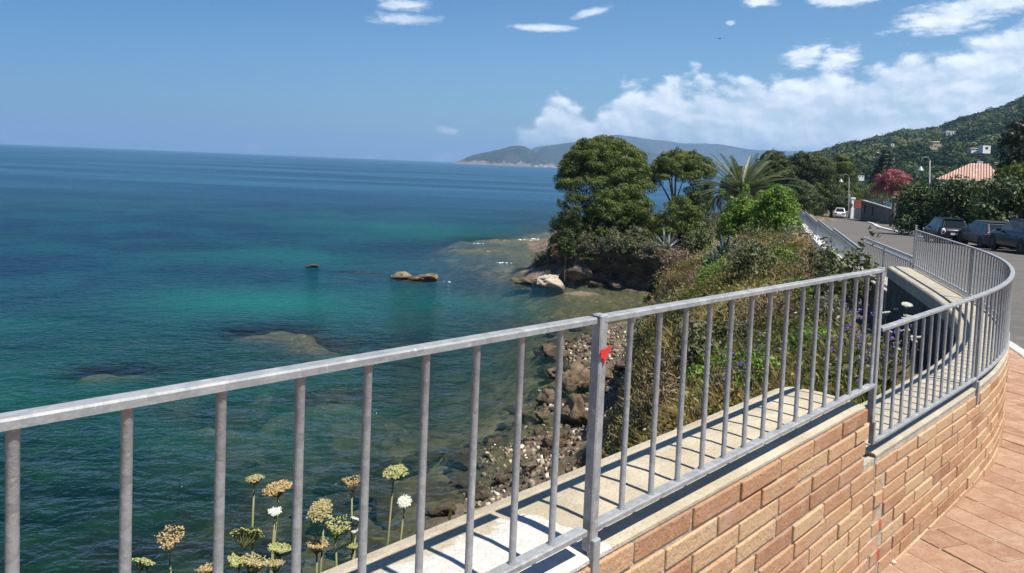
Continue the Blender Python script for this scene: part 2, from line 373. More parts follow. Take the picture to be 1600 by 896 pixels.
def gheight(X,Y):
    X=np.asarray(X,float);Y=np.asarray(Y,float)
    z=land(X,Y)
    for cx,cy,rx,ry,a,zt in REEFS:
        dx=(X-cx)*math.cos(a)+(Y-cy)*math.sin(a)+fbm(X,Y,1.6,4,71)*2.6*min(1,rx/2.4); dy=-(X-cx)*math.sin(a)+(Y-cy)*math.cos(a)
        k=np.exp(-(((dx/rx)**2+(dy/ry)**2)/1.3)**2.2); z=np.maximum(z,z*(1-k)+(zt+fbm(X,Y,.9,4,5)*.75)*k)
    dw=(wall_x(Y)-X)
    rough=np.clip(dw/3,0.15,1)
    z=z+fbm(X,Y,5,4,1)*1.1*rough+fbm(X,Y,1.3,4,2)*.55*rough+fbm(X,Y,.5,3,3)*.22*rough
    zr=zroad(Y)-.06
    t=np.clip((dw-.30)/.35,0,1); z=zr*(1-t)+z*t
    return z

# ------------------------------------------------------------------ ground (terrain and near sea bed)
def axis(segs):
    out=[segs[0][0]]
    for a,b,s in segs: out+=list(np.linspace(a,b,max(1,int(round((b-a)/s)))+1)[1:])
    return np.array(out)
gx=axis([(-420,-45,75),(-45,-20,2.5),(-20,-4,.6),(-4,16,.3),(16,40,1.0),(40,130,4)])
gy=axis([(-12,0,1.2),(0,40,.3),(40,64,.4),(64,110,1),(110,250,4),(250,700,90)])
GX,GY=np.meshgrid(gx,gy); GZ=gheight(np.clip(GX,-45,130),np.clip(GY,-12,250)); GZ=np.where((GX<-44)|((GY>251)&(GX<wall_x(250)-3)),np.minimum(GZ,-14.5),GZ)
idx=np.arange(GX.size).reshape(GX.shape)
Fq=np.stack([idx[:-1,:-1],idx[:-1,1:],idx[1:,1:],idx[1:,:-1]],-1).reshape(-1,4)
m,g,out=new_mat('hillside soil and shore rock')
p=g.pos(); zz=g.xyz(p)[2]; nrm=g.n('ShaderNodeNewGeometry').outputs['True Normal']
nz=g.xyz(nrm)[2]
soil=g.mix(g.ss(g.noise(p,.9,6,.65),.35,.65),(.075,.056,.030),(.20,.155,.085))
soil=g.mix(g.ss(g.noise(p,2.4,5,.7),.5,.66),soil,(.055,.07,.022))
rock=g.mix(g.ss(g.noise(p,1.3,7,.7),.35,.65),(.07,.052,.036),(.20,.155,.105))
rock=g.mix(g.ss(g.vor(p,2.2),.0,.28),(.035,.028,.02),rock)
bed=g.mix(g.ss(g.noise(p,.8,6,.7),.4,.62),(.10,.095,.045),(.34,.28,.17))
bed=g.mix(g.ss(g.vor(p,1.5),.05,.30),(.05,.055,.025),bed)
col=g.mix(g.ss(g.m('ADD',zz,g.m('MULTIPLY',g.noise(p,.7,3),1.2)),-6.4,-5.4),rock,soil)
col=g.mix(g.ss(nz,.75,.5),col,rock)
reefc=g.mix(g.ss(g.noise(p,2.2,8,.75),.36,.62),(.05,.04,.018),(.30,.235,.13)); reefc=g.mix(g.m('MULTIPLY',g.ss(g.vor(p,1.9),.02,.34),.75),reefc,(.035,.035,.014))
bed=g.mix(g.m('MULTIPLY',g.ss(zz,-8.5,-7.9),.85),bed,reefc)
col=g.mix(g.ss(zz,-7.35,-7.65),col,bed)
b=g.bsdf(Base_Color=col,Roughness=.9); g.put(b.inputs['Normal'],g.bump(g.noise(p,3.5,8,.7),.16))
g.L.new(b.outputs[0],out.inputs[0])
gr=link('ground',np_mesh('ground',np.stack([GX,GY,GZ],-1).reshape(-1,3),Fq,sm=True),m); tag(gr,kind='structure')

# ------------------------------------------------------------------ sea
sx=axis([(-14000,-3000,2200),(-3000,-600,400),(-600,-150,50),(-150,-45,6),(-45,14,.7),(14,60,5),(60,600,90),(600,12000,1900)])
sy=axis([(-60,-6,9),(-6,10,2),(10,100,.7),(100,220,5),(220,1000,60),(1000,17000,1600)])
SX,SY=np.meshgrid(sx,sy); depth=np.clip(SEA-gheight(np.clip(SX,-45,130),np.clip(SY,-12,250)),0,30)
far=(SX<-44)|(SY>245); depth=np.where(far,12,depth)
sand=np.zeros(SX.shape)
for cx,cy,rx,ry,k in [(-14.5,45,8,5,1),(-5,47,9,4,.55),(-21,26,8,5,.4),(-19,66,9,5,.55),(-6,90,14,7,.75),(-12,100,20,8,.6),(-9,26,6,5,.35),(-26,36,6,3,.4)]:
    sand=np.maximum(sand,k*np.exp(-(((SX-cx)/rx)**2+((SY-cy)/ry)**2)))
idx=np.arange(SX.size).reshape(SX.shape)
Fs=np.stack([idx[:-1,:-1],idx[:-1,1:],idx[1:,1:],idx[1:,:-1]],-1).reshape(-1,4)
m,g,out=new_mat('sea water'); p=g.pos(); PX,PY,PZ=g.xyz(p)
dist=g.m('SQRT',g.m('ADD',g.m('MULTIPLY',PX,PX),g.m('MULTIPLY',PY,PY)))
nfar=g.ss(dist,25,160)
dep=g.attr('depth'); snd=g.attr('sand')
weed=g.ss(g.noise(g.vm('MULTIPLY',p,(1,1.0,0)),.10,6,.6,.6),.38,.62)
weed2=g.ss(g.noise(g.vm('MULTIPLY',p,(1,1.6,0)),.55,5,.65,.4),.35,.68)
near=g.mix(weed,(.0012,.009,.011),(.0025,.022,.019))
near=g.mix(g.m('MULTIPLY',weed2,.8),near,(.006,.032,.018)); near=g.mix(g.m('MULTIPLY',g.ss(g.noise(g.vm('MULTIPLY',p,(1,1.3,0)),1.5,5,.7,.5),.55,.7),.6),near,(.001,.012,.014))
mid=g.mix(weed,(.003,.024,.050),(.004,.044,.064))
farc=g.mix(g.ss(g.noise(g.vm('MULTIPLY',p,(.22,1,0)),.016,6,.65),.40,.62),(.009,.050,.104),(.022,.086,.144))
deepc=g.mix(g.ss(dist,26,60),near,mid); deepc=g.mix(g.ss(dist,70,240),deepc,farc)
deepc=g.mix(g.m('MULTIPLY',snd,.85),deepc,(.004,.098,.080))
# waves: several crossing trains of short wind sea
v1=g.n('ShaderNodeMapping'); g.L.new(p,v1.inputs[0]); v1.inputs['Rotation'].default_value=(0,0,R(20)); v1.inputs['Scale'].default_value=(.95,1.45,1)
v2=g.n('ShaderNodeMapping'); g.L.new(p,v2.inputs[0]); v2.inputs['Rotation'].default_value=(0,0,R(-14)); v2.inputs['Scale'].default_value=(1.0,1.2,1)
w1=g.noise(v1.outputs[0],.62,3,.5,.5); w2=g.noise(v2.outputs[0],1.7,4,.55,.6); w3=g.noise(v1.outputs[0],3.6,3,.5,.3)
w0=g.noise(v2.outputs[0],.07,4,.55)
hgt=g.m('ADD',g.m('ADD',g.m('MULTIPLY',w1,.55),g.m('MULTIPLY',w2,.26)),g.m('MULTIPLY',w3,.07))
hgt=g.m('ADD',hgt,g.m('MULTIPLY',w0,1.2))
nr=g.bump(hgt,.75,1.0)
tr=g.n('ShaderNodeBsdfTransparent'); tr.inputs[0].default_value=(.92,.96,.86,1)
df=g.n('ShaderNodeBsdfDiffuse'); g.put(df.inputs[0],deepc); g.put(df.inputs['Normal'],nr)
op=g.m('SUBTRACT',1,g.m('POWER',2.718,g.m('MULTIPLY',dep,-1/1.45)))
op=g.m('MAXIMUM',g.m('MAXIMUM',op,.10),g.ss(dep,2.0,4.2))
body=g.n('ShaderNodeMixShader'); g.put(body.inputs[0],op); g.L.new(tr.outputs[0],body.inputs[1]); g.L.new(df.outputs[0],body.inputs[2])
gl=g.n('ShaderNodeBsdfGlossy'); g.put(gl.inputs['Roughness'],g.mr(nfar,0,1,.06,.28)); g.put(gl.inputs['Normal'],nr); gl.inputs[0].default_value=(1,1,1,1)
fr=g.n('ShaderNodeFresnel'); fr.inputs[0].default_value=1.33; g.put(fr.inputs['Normal'],nr)
frc=g.m('MINIMUM',g.m('MULTIPLY',fr.outputs[0],.42),g.mr(nfar,0,1,.33,.21))
fx=g.n('ShaderNodeMixShader'); g.put(fx.inputs[0],frc); g.L.new(body.outputs[0],fx.inputs[1]); g.L.new(gl.outputs[0],fx.inputs[2])
g.L.new(fx.outputs[0],out.inputs[0])
sea=link('sea',np_mesh('sea',np.stack([SX,SY,np.full(SX.shape,SEA)],-1).reshape(-1,3),Fs,sm=True,extra={'depth':depth.ravel(),'sand':sand.ravel()}),m); tag(sea,kind='structure')

# ------------------------------------------------------------------ road, kerb, sidewalk
asph=M('asphalt',(.082,.072,.060),(.104,.092,.078),.6,.85,.006,60,c3=(.13,.127,.12))
concrete=None
def strip(name,left,right,mat,dz,step=1.0,kind='structure'):
    """sheet between two plan polylines"""
    L=np.array(left,float);Rr=np.array(right,float); n=max(len(L),2)
    vs=[];fs=[]
    for i in range(len(L)):
        for q in (L[i],Rr[i]): vs.append((q[0],q[1],float(zroad(q[1]))+dz))
    for i in range(len(L)-1): fs.append((2*i,2*i+1,2*i+3,2*i+2))
    o=MB().add(vs,fs).build(name,mat); tag(o,kind=kind); return o
ys=list(np.arange(-12,60,2.0))+list(np.arange(60,240,10.0))
def kerb_x(Y): return float(np.interp(Y,[-20,0,5,8.7,9.41,12,14.5,20],[-3,2.55,4.65,6.18,6.48,7.1,7.2,9.2]))
def road_left(Y): return kerb_x(Y) if Y<14 else max(float(wall_x(Y))+.25,0)
cb=[(-12,14),(20,17),(31.5,23.6),(40,26.2),(48,28.6)]
def road_right(Y): return float(np.interp(Y,[-12,0,20,40,59,83,105,130,170,240],[12,13,18,24.6,33,42.5,53.5,66,92,140]))
strip('road',[(road_left(y),y) for y in ys],[(road_right(y)+5,y) for y in ys],asph,-.03)
kw=M('white kerb paint',(.52,.51,.48),(.38,.37,.35),6,.7,.004)
kp=[(kerb_x(y),y,float(zroad(y))) for y in np.arange(-4,14.6,.5)]
kb=sweep(kp,[(.07,-.12),(.07,.012),(-.07,.012),(-.07,-.12)]).build('kerb',kw,bevel=.01); tag(kb,kind='structure')
# white painted edge line on the far side of the road
fl=[onroad(*q) for q in [(1356,347.5),(1365,350),(1372,354.5),(1386,358.5),(1401,362),(1412,365),(1428,368.5),(1450,373)]]
fl=resample([(q[0],q[1],q[2]) for q in fl],1.0)
sweep([(q[0],q[1],float(zroad(q[1]))-.03) for q in fl],[(.22,-.02),(.22,.09),(-.22,.09),(-.22,-.02)]).build('far_kerb',kw); tag(bpy.data.objects['far_kerb'],kind='structure')

def brickmat(name,cols,mortar_like=False,rough=.8,red=False):
    m,g,out=new_mat(name); v=g.pos(); t=g.attr('tint')
    col=g.ramp(t,[(i/(len(cols)-1),c) for i,c in enumerate(cols)])
    col=g.mix(g.ss(g.noise(v,9,6,.65),.4,.75),col,g.mix(.5,col,(.50,.36,.24)))
    col=g.mix(g.m('MULTIPLY',g.ss(g.noise(v,60,5,.7),.52,.7),.55),col,(.19,.085,.055))
    col=g.mix(g.m('MULTIPLY',g.ss(g.noise(v,4.0,5,.7),.55,.72),.35),col,(.48,.42,.34))
    if red:
        pp=onz(1380,800,.2); 
        pxx,pyy,pzz=g.xyz(v)
        along=g.m('ADD',g.m('MULTIPLY',g.m('SUBTRACT',pxx,1.703),.70),g.m('MULTIPLY',g.m('SUBTRACT',pyy,3.16),.71))
        wob=g.m('MULTIPLY',g.m('SUBTRACT',g.noise(v,14,3),.5),.03)
        k=g.m('MULTIPLY',g.ss(g.m('ABSOLUTE',g.m('ADD',along,wob)),.021,.010),g.ss(g.noise(v,22,4,.6),.36,.50))
        k=g.m('MULTIPLY',k,g.ss(pzz,.26,.20))
        col=g.mix(g.m('MULTIPLY',k,.75),col,(.42,.03,.03))
        # whitewash runs from the coping near the post
        d=g.vm('SUBTRACT',v,(.18,1.62,.63)); dl=g.n('ShaderNodeVectorMath',operation='LENGTH'); g.put(dl.inputs[0],d)
        wmask=g.m('MULTIPLY',g.ss(g.m('ADD',dl.outputs['Value'],g.m('MULTIPLY',g.noise(v,18,4),.2)),.36,.22),g.ss(g.m('ADD',pzz,g.m('MULTIPLY',g.noise(v,25,3),.06)),.665,.685))
        col=g.mix(wmask,col,(.56,.54,.49))
    b=g.bsdf(Base_Color=col,Roughness=rough); b.inputs['Specular IOR Level'].default_value=.25
    g.put(b.inputs['Normal'],g.bump(g.m('ADD',g.noise(v,70,6,.7),g.m('MULTIPLY',g.noise(v,16,4,.6),.8)),.009))
    g.L.new(b.outputs[0],out.inputs[0]); return m
BRK=brickmat('weathered brick',[(.31,.155,.085),(.42,.235,.128),(.49,.30,.165),(.52,.36,.205),(.455,.265,.148)],red=True)
PAV=brickmat('terracotta paver',[(.27,.148,.093),(.315,.182,.115),(.35,.213,.142),(.33,.20,.13)])
mort=M('mortar',(.36,.31,.235),(.50,.44,.345),25,.95,.012,90)
def concmat(name,a,b_,patch=False):
    m,g,out=new_mat(name); v=g.pos()
    col=g.mix(g.ss(g.noise(v,5,6,.65),.35,.68),a,b_)
    col=g.mix(g.m('MULTIPLY',g.ss(g.noise(v,90,4,.7),.55,.68),.5),col,(.20,.17,.12))
    col=g.mix(g.m('MULTIPLY',g.ss(g.vor(v,70),.14,.05),.5),col,(.56,.50,.40))
    col=g.mix(g.m('MULTIPLY',g.ss(g.noise(v,2.2,6,.7),.55,.75),.45),col,(.22,.20,.15))
    if patch:
        X_,Y_,_z=g.xyz(g.vm('SUBTRACT',v,(.211,1.657,.66)))
        al=g.m('ADD',g.m('MULTIPLY',X_,float(uA[0])),g.m('MULTIPLY',Y_,float(uA[1])))
        ac=g.m('ADD',g.m('MULTIPLY',X_,float(-uA[1])),g.m('MULTIPLY',Y_,float(uA[0])))
        e=g.m('SUBTRACT',.185,ac)
        e=g.m('ADD',e,g.m('MULTIPLY',g.m('SUBTRACT',g.noise(v,8,7,.68),.5),.26))
        e=g.m('SUBTRACT',e,g.m('MULTIPLY',g.ss(al,.0,.13),.34))
        e=g.m('SUBTRACT',e,g.m('MULTIPLY',g.ss(al,-.35,-.9),.12))
        k=g.ss(e,-.035,-.015)
        col=g.mix(k,col,g.mix(g.ss(g.noise(v,40,5,.7),.4,.7),(.50,.48,.43),(.60,.58,.53)))
    b=g.bsdf(Base_Color=col,Roughness=.9); b.inputs['Specular IOR Level'].default_value=.2
    g.put(b.inputs['Normal'],g.bump(g.m('ADD',g.noise(v,120,5,.7),g.m('MULTIPLY',g.noise(v,12,5,.6),2)),.006))
    g.L.new(b.outputs[0],out.inputs[0]); return m
COP=concmat('coping concrete',(.40,.34,.24),(.51,.445,.33),True)
COP2=concmat('pale concrete',(.36,.32,.245),(.45,.405,.315))
GREYW=concmat('grey render',(.20,.19,.17),(.27,.26,.24))
WHT=concmat('whitewashed coping',(.52,.51,.47),(.66,.65,.61))

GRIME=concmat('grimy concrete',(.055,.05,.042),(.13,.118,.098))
# sidewalk: sand bed and pavers
ysd=list(np.arange(-3,14.6,.5))
def faceline(Y):    # plan x of the wall foot
    return float(np.interp(Y,[p[1] for p in FACE],[p[0] for p in FACE]))
def offset(P,o):
    P=np.array(P,float); D=np.gradient(P,axis=0); D/=np.linalg.norm(D,axis=1)[:,None]; return P+np.stack([-D[:,1],D[:,0]],1)*o
AB=np.array([AS+(P1-AS)*t for t in np.linspace(0,1,20)]+[P1+(P2-P1)*t for t in np.linspace(0,1,12)[1:]])
FACE_O=-.017
FACE=np.concatenate([offset(AB,FACE_O),offset(CC[2:],FACE_O)])
bed=M('paving sand',(.33,.225,.145),(.42,.31,.21),30,.95,.01,80)
strip('paving_bed',[(faceline(y)-.05,y) for y in ysd],[(kerb_x(y)-.05,y) for y in ysd],bed,-.004)
pv=MB(); ang=R(20); ca,sa=math.cos(ang),math.sin(ang); lx,ly=.185,.37
for i in range(-40,60):
    for j in range(-20,45):
        u=i*lx; v=(j+(.5 if i%2 else 0))*ly
        x=3+u*ca-v*sa; y=3+u*sa+v*ca
        if y<-1.5 or y>13.5: continue
        if x<faceline(y)-.22 or x>kerb_x(y)-.12: continue
        k=RNG.normal(0,.0016); tl=RNG.normal(0,.004,2); z0=float(zroad(y))
        w_,l_=lx-.009+RNG.normal(0,.0015),ly-.009+RNG.normal(0,.002)
        c=np.array([x,y]); vs=[]
        for zz_ in (-.03,0):
            for (a,b_) in ((-1,-1),(1,-1),(1,1),(-1,1)):
                px_=c[0]+a*w_/2*ca-b_*l_/2*sa; py_=c[1]+a*w_/2*sa+b_*l_/2*ca
                vs.append((px_,py_,-.07-.045*py_+zz_+k+tl[0]*a*w_/2+tl[1]*b_*l_/2))
        pv.add(vs,[(0,3,2,1),(4,5,6,7),(0,1,5,4),(1,2,6,5),(2,3,7,6),(3,0,4,7)],float(np.clip(RNG.normal(.5,.25),0,1)))
sw=pv.build('sidewalk',PAV,bevel=.004,seg=2); tag(sw,kind='structure')

# ------------------------------------------------------------------ brick walls with coping
def zrailB(s): return 1.215-.02*s       # top of the first railings (s metres past the post)
def build_bricks(face,topz,mb,start=0,drop=0,first=None,last=None):
    """courses of bricks along the plan polyline `face`; rises from the paving to topz(x,y)"""
    P=np.array(face,float); s=np.concatenate([[0],np.cumsum(np.linalg.norm(np.diff(P,axis=0),axis=1))])
    def at(q):
        x=np.interp(q,s,P[:,0]); y=np.interp(q,s,P[:,1]); e=.03
        a=np.array([np.interp(q-e,s,P[:,0]),np.interp(q-e,s,P[:,1])]); b_=np.array([np.interp(q+e,s,P[:,0]),np.interp(q+e,s,P[:,1])])
        return np.array([x,y]),b_-a
    CH=.068; BL=.283
    ncourse=14
    for k in range(ncourse):
        q=-(BL/2 if k%2 else 0)-RNG.uniform(0,.03)-start
        while q<s[-1]:
            L=BL if RNG.random()>.08 else BL/2
            a=max(q,first(k) if first else 0); e=min(q+L,s[-1]-(last(k) if last else 0))
            if e-a>.04:
                mid=(a+e)/2; c,d=at(mid); zt=topz(*c)-.014-drop-k*CH
                zpav=-.07-.045*c[1]
                if zt-CH*.9>zpav-.06:
                    d/=np.linalg.norm(d); nl=np.array([-d[1],d[0]]); dep=.10
                    outw=RNG.normal(0,.0016)
                    cc=c+nl*(dep/2-outw)
                    # follow the coping's fall
                    c2,_=at(mid+.1); sl=(topz(*c2)-topz(*c))/.1
                    mb.box((cc[0],cc[1],zt-CH/2+RNG.normal(0,.0012)),(e-a-.010-abs(RNG.normal(0,.0025)),dep,CH-.0105-abs(RNG.normal(0,.002))),ux=(d[0],d[1],sl+RNG.normal(0,.007)),t=float(np.clip(RNG.normal(.45,.23),0,1)))
            q+=L
def topA(x,y):
    s=(np.array([x,y])-P1)@uB; return zrailB(s)-.56
def topC(x,y): return .945-.008*y-.555
P2e=P1+uB*(np.linalg.norm(P2-P1)+.16)
AB2=np.array([AS+(P1-AS)*t for t in np.linspace(0,1,20)]+[P1+(P2e-P1)*t for t in np.linspace(0,1,12)[1:]])
def coping_prof(wd,drop,crown=.012):
    return [(.10,-drop),(.10,-.030),(-.012,-.016),(-.012,-.007),(-.006,-.001),(.06,crown*.6),(wd*.5,crown),(wd-.05,crown*.5),(wd-.012,-.004),(wd,-.02),(wd,-drop)]
def wall(name,label,path,topf,coping_mat,wd,drop,cat='wall',drop_=0,first=None,last=None,cut=None):
    base=(path[len(path)//2][0],path[len(path)//2][1],float(zroad(path[len(path)//2][1])))
    t=thing(name,label,cat)
    mb=MB(); build_bricks(offset(path,FACE_O),topf,mb,drop=drop_,first=first,last=last); mb.build('bricks',BRK,t,bevel=.004,seg=2)
    pth=[(x,y,topf(x,y)) for x,y in path]
    if cut:
        low=[(x,y,z-.262) for x,y,z in pth]; pth=pth[:-2]+[(*(np.array(pth[-2][:2])+(np.array(pth[-1][:2])-np.array(pth[-2][:2]))*cut),pth[-1][2])]
        sweep(low,[(-FACE_O*-1+.0085,-1.15),(-FACE_O*-1+.0085,-.003),(.10,-.003),(.10,-1.15)]).build('mortar',mort,t)
    sweep(pth,[(-FACE_O*-1+.008,-1.15),(-FACE_O*-1+.008,-.003),(.10,-.003),(.10,-1.15)]).build('mortar',mort,t)
    sweep([(x,y,z+.004) for x,y,z in pth],coping_prof(wd,.15)).build('coping',coping_mat,t,sm=False)
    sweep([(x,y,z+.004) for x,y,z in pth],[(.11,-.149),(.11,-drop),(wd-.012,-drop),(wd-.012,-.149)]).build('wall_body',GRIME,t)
    return t
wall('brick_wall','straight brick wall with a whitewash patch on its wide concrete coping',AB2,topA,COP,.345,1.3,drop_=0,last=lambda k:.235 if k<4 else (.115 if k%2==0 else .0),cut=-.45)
CW=np.concatenate([[P2-uB*.03+0.0],CC]) if False else CC
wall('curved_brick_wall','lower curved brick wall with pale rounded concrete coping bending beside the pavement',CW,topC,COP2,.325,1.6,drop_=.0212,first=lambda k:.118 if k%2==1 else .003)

# ------------------------------------------------------------------ railings
m,g,out=new_mat('galvanised steel'); v=g.obj()
vo=g.vor(v,55,out=1); t=g.xyz(vo)[0]
col=g.mix(t,(.225,.235,.238),(.305,.312,.312)); col=g.mix(g.m('MULTIPLY',g.ss(g.noise(v,14,6,.7),.48,.7),.6),col,(.40,.405,.395))
col=g.mix(g.m('MULTIPLY',g.ss(g.noise(v,38,5,.7),.60,.70),.7),col,(.52,.51,.48))
wp_=g.pos(); streak=g.noise(g.vm('MULTIPLY',wp_,(60,60,9)),1,4,.6); col=g.mix(g.m('MULTIPLY',g.ss(streak,.62,.74),.55),col,(.52,.52,.50)); col=g.mix(g.m('MULTIPLY',g.ss(g.noise(wp_,19,6,.75),.70,.76),.6),col,(.20,.11,.06))
b=g.bsdf(Base_Color=col,Roughness=g.mr(g.noise(v,30,4),.3,.7,.55,.72),Metallic=.25); g.put(b.inputs['Normal'],g.bump(g.noise(v,120,4,.6),.0012))
g.L.new(b.outputs[0],out.inputs[0]); STEEL=m
STEEL2=M('painted steel',(.30,.32,.34),(.38,.40,.41),20,.5,.001,80,metal=.2)
redm=M('red tape',(.62,.03,.025),(.52,.025,.02),30,.45)
yel=M('yellow paint mark',(.62,.60,.36),(.5,.5,.42),40,.6)
def baluster_mesh(r,h):
    b=MB(); b.tube([(0,0,0),(0,0,h)],r,12); return b.mesh('baluster',False)
def bal_smooth(me):
    for p in me.polygons: p.use_smooth=len(p.vertices)==4
    return me
def railing(name,label,group,pts,ztop,h,spacing,offs,railw=.029,railh=.0135,br=.0074,posts=(),first=None,rings=False,mat=None,post_w=.0275,bsides=12,last=None):
    """pts: plan polyline; ztop(x,y): top face height; posts: list of (arclength, below, above)"""
    mat=mat or STEEL; P=np.array(pts,float); s=np.concatenate([[0],np.cumsum(np.linalg.norm(np.diff(P,axis=0),axis=1))])
    t=thing(name,label,'railing',(P[0][0],P[0][1],ztop(*P[0])-h),group=group); o0=np.array(t.location)
    top=[(x-o0[0],y-o0[1],ztop(x,y)-o0[2]) for x,y in P]
    rp=[(railw/2,-railh),(railw/2,-.003),(railw/2-.003,0),(-railw/2+.003,0),(-railw/2,-.003),(-railw/2,-railh)]
    sweep(top,rp).build('top_rail',mat,t)
    sweep([(x,y,z-h+railh) for x,y,z in top],rp).build('bottom_rail',mat,t)
    if rings: sweep([(x,y,z-.085) for x,y,z in top],[(.012,-.018),(.012,0),(-.012,0),(-.012,-.018)]).build('second_rail',mat,t)
    bh=h-2*railh+.004-(.085 if rings else 0)
    me=bpy.data.meshes.get('baluster_%.4f_%.3f_%d'%(br,bh,bsides))
    if me is None:
        b=MB(); b.tube([(0,0,0),(0,0,.003),(0,0,.008),(0,0,bh-.008),(0,0,bh-.003),(0,0,bh)],[br*1.45,br*1.35,br,br,br*1.3,br*1.4],bsides); me=bal_smooth(b.mesh('baluster_%.4f_%.3f_%d'%(br,bh,bsides))); me.materials.append(mat)
    rme=None
    if rings:
        rme=bpy.data.meshes.get('ring_%.3f'%spacing)
        if rme is None:
            b=MB(); q=[(0,.030*math.cos(a),.030*math.sin(a)) for a in np.linspace(0,2*math.pi,13)]; b.tube(q,.006,6,cap=False); rme=b.mesh('ring_%.3f'%spacing); rme.materials.append(mat)
    pos=np.arange(offs,s[-1]-.03,spacing); k=0
    pa=[p_[0] for p_ in posts]
    for q in pos:
        if any(abs(q-a)<.03 for a in pa): continue
        x=np.interp(q,s,P[:,0]); y=np.interp(q,s,P[:,1]); z=ztop(x,y)
        o=bpy.data.objects.new('baluster',me); C.objects.link(o); o.parent=t; o.location=(x-o0[0],y-o0[1],z-h+railh-.002-o0[2]); o.rotation_euler=(0,0,RNG.uniform(0,6))
        if rings:
            x2=np.interp(q+spacing/2,s,P[:,0]); y2=np.interp(q+spacing/2,s,P[:,1])
            o=bpy.data.objects.new('ring',rme); C.objects.link(o); o.parent=t; o.location=(x2-o0[0],y2-o0[1],z-.053-o0[2]); d=P[-1]-P[0]; o.rotation_euler=(0,0,math.atan2(d[1],d[0])-math.pi/2)
    made=[]
    for a,below,above,*ofs in posts:
        x=np.interp(a,s,P[:,0]); y=np.interp(a,s,P[:,1]); z=ztop(x,y)
        x1,y1=np.interp(a+.05,s,P[:,0]),np.interp(a+.05,s,P[:,1]); x0,y0=np.interp(a-.05,s,P[:,0]),np.interp(a-.05,s,P[:,1])
        d=np.array([x1-x0,y1-y0]); d/=np.linalg.norm(d); rz=math.atan2(d[1],d[0])
        b=MB(); H=h+below+above; b.box((0,0,(above-h-below)/2),(post_w,post_w,H))
        o=b.build('post',mat,t,bevel=.003,seg=1); o.location=(x-o0[0],y-o0[1],z+ .0015-o0[2]); o.rotation_euler=(0,0,rz); made.append(o)
    return t,made
def zA(x,y):
    s=(np.array([x,y])-P1)@uB; return zrailB(s)
LB=np.linalg.norm(P2-P1)
gN='galvanised railings on the brick wall'
# panel A: from behind the viewer to the shared post
la=4.1; Apts=[P1-uA*la,P1-uA*.03]
tA,_=railing('steel_railing','nearest galvanised railing panel, its rail rising past the wild carrots to the post','' or gN,Apts,zA,.5,.124,(la-.139)-.124*31)
# drop bar plate at the shared post
tB,pB=railing('steel_railing','straight galvanised railing panel with red tape on its square post',gN,[P1,P2],zA,.5,.1287,.1226,posts=[(0,.05,.002),(LB-.006,.16,.004)])
o0=np.array(tB.location)
# stub of the first post let into the brick face
b=MB(); nl=np.array([-uB[1],uB[0]]); c=P1-nl*.012
b.box((0,0,0),(.025,.022,.26),rz=math.atan2(uB[1],uB[0])); o=b.build('post_foot',STEEL,tB,bevel=.002); o.location=(c[0]-o0[0],c[1]-o0[1],zA(*P1)-.5-.145-o0[2])
c=P2-nl*.008; b=MB(); b.box((0,0,0),(.02,.022,.10),rz=math.atan2(uB[1],uB[0])); o=b.build('post_foot',STEEL,tB,bevel=.002); o.location=(c[0]-o0[0],c[1]-o0[1],zA(*P2)-.5-.20-o0[2])
# red tape: a torn triangular flag wrapped round the post
zt=zA(*P1)-.074; h_=.0148; tv=[(-h_-.001,-h_-.002,0),(-h_*.2,-h_-.0025,.001),(h_+.001,-h_-.0025,.003),(h_+.009,-h_-.0035,.0025),(h_*.7,-h_-.0025,-.014),(h_*.2,-h_-.0025,-.026),(-h_*.1,-h_-.0025,-.036),(-h_*.3,-h_-.0025,-.022),(-h_-.001,-h_-.002,-.017)]
tv2=[(x,y-.0015,z) for x,y,z in tv]; b=MB(); n_=len(tv); b.add(tv+tv2,[tuple(range(n_)),tuple(range(2*n_-1,n_-1,-1))]+[(i,(i+1)%n_,n_+(i+1)%n_,n_+i) for i in range(n_)])
o=b.build('red_tape',redm,tB); o.location=(P1[0]-o0[0],P1[1]-o0[1],zt-o0[2]); o.rotation_euler=(0,0,math.atan2(uB[1],uB[0]))
# yellowish smear on the first rail
# panel C: the curve
def zC(x,y): return .945-.008*y
Cl=CC.copy(); Cl[0]=P2+uB*.03
sC=np.concatenate([[0],np.cumsum(np.linalg.norm(np.diff(Cl,axis=0),axis=1))])
tC,_=railing('curved_railing','long galvanised railing panel sweeping round the curved brick wall beside the road','' or gN,Cl,zC,.5,.1215,.10,posts=[(1.62,.06,-.004),(5.6,.0,-.004),(sC[-1]-.02,.06,.06)])
o0=np.array(tC.location)
for a in (1.62,):
    x=np.interp(a,sC,Cl[:,0]); y=np.interp(a,sC,Cl[:,1]); c=np.array([x,y])+np.array([.7,-.714])*.015
    b=MB(); b.box((0,0,0),(.02,.02,.14),rz=R(45)); o=b.build('post_foot',STEEL,tC,bevel=.002); o.location=(c[0]-o0[0],c[1]-o0[1],zC(x,y)-.5-.08-o0[2])
